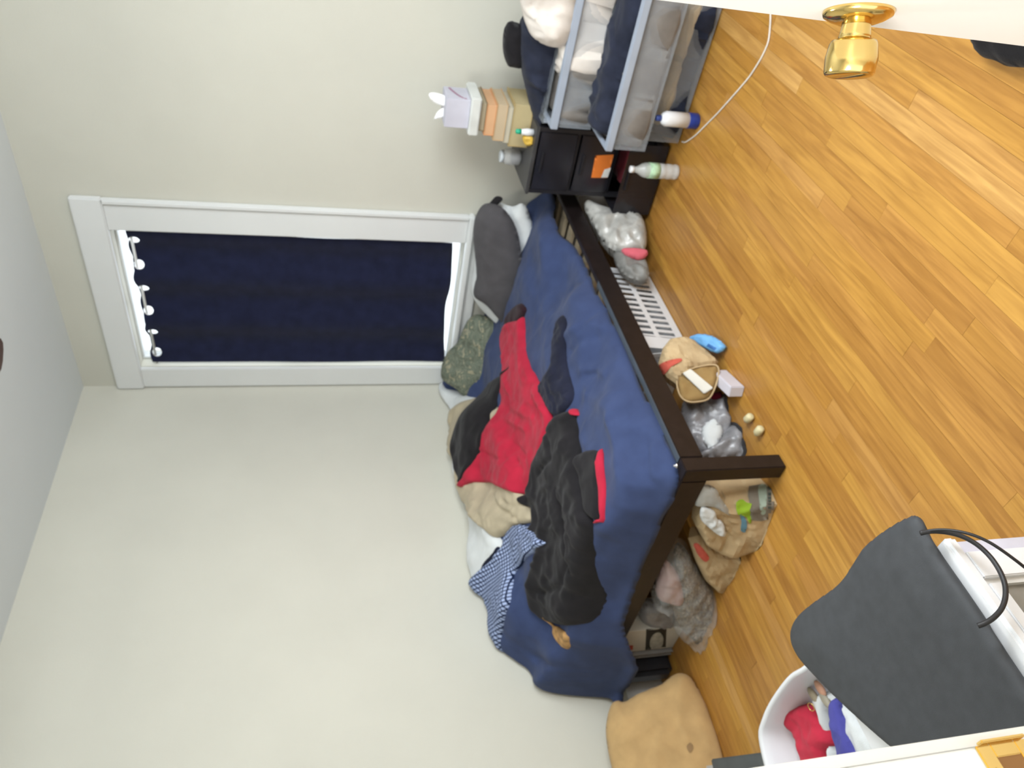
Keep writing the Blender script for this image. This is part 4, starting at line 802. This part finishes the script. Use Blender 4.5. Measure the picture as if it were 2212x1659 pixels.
for x_ in (cx0+.01, cabx1-.04):
    for y_ in (yn+.01, caby1-.04): box('foot', (x_, x_+.03, y_, y_+.03, .0005, .02), M_wpl, cab)
pp = [(1969, 1112), (1955, 1114), (1925, 1128), (1890, 1152), (1862, 1174), (1845, 1196), (1830, 1222), (1812, 1250), (1792, 1270), (1765, 1288), (1735, 1310), (1712, 1332), (1699, 1358), (1702, 1392), (1718, 1425), (1745, 1455), (1790, 1504), (1850, 1560), (1917, 1622)]
W_ = [AZ(x, y, ZP)[:2] for x, y in pp]
xe = AZ(1992, 1166, ZP)[0]; W_ += [np.array([W_[-1][0]+.06, -3.25]), np.array([W_[-1][0]+.10, yn]), np.array([xe-.01, yn])]
W_ += [AZ(x, y, ZP)[:2] for x, y in ((2212, 1500), (2120, 1345), (2040, 1228), (1994, 1160), (1982, 1128))]
pl = np.array([list(p) for p in W_]); plc = catmull(pl, 5)
for _ in range(10): plc = (np.roll(plc, 1, 0)+2*plc+np.roll(plc, -1, 0))/4
pts, ds, quads, rim = fill(plc, .006)
d0 = prof(ds, .016)
# the pad swells near its front left edge and dips towards the middle
sw = .012*np.exp(-((pts[:, 0]-1.95)**2+(pts[:, 1]+2.93)**2)/.02)+.010*np.exp(-((pts[:, 0]-2.30)**2+(pts[:, 1]+2.99)**2)/.02)
zt_ = .539+.013*d0+sw*np.clip(ds/.08, 0, 1); zb2 = .539-.0125*d0; nv = len(pts); isr = np.zeros(nv, bool)
for a, c in rim: isr[a] = isr[c] = True
V = np.vstack([np.column_stack([pts, zt_]), np.column_stack([pts, zb2])]); mp_ = np.where(isr, np.arange(nv), np.arange(nv)+nv)
tag(soften(mk('seat_pad', V, list(quads)+[tuple(int(mp_[i]) for i in q[::-1]) for q in quads], M_char, None, smooth=True), 6), 'smooth charcoal grey pad with a wavy front edge on the white cabinet', 'pad')
def smooth_path(P, n=3, k=6):
    P = np.array(P, float); out = []
    for i in range(len(P)-1):
        for t in np.linspace(0, 1, k, endpoint=False): out.append(P[i]*(1-t)+P[i+1]*t)
    out = np.array(out+[P[-1]])
    for _ in range(n*3): out[1:-1] = (out[:-2]+2*out[1:-1]+out[2:])/4
    return out
M_cab = mat('black_rubber', (.02, .02, .022), .45)
c1 = [(1988, 1152, .545, 2.40), (2010, 1147), (2045, 1149), (2080, 1158), (2112, 1176), (2140, 1202), (2160, 1232), (2172, 1262), (2173, 1290), (2165, 1315), (2148, 1334), (2128, 1347), (2112, 1352)]
def cabpath(L_, bul):
    out = []
    for i, q in enumerate(L_):
        t = i/(len(L_)-1); out.append(AX(q[0], q[1], cabx1+.006+bul*math.sin(math.pi*t)))
    out[0] = out[0]; return smooth_path(out)
tag(MB().tube(cabpath([q[:2] for q in c1], .03), .0042, 10).mk('cable', M_cab, None, smooth=True), 'thick black cable looping over the white cabinet side back to the pad', 'cable')
c2 = [(1990, 1149), (2030, 1143), (2070, 1147), (2105, 1156), (2140, 1172), (2175, 1196), (2212, 1224), (2250, 1256), (2300, 1290)]
tag(MB().tube(cabpath(c2, .05), .0026, 8).mk('cable', M_cab, None, smooth=True), 'thinner black cable running down beyond the thick looping one', 'cable')
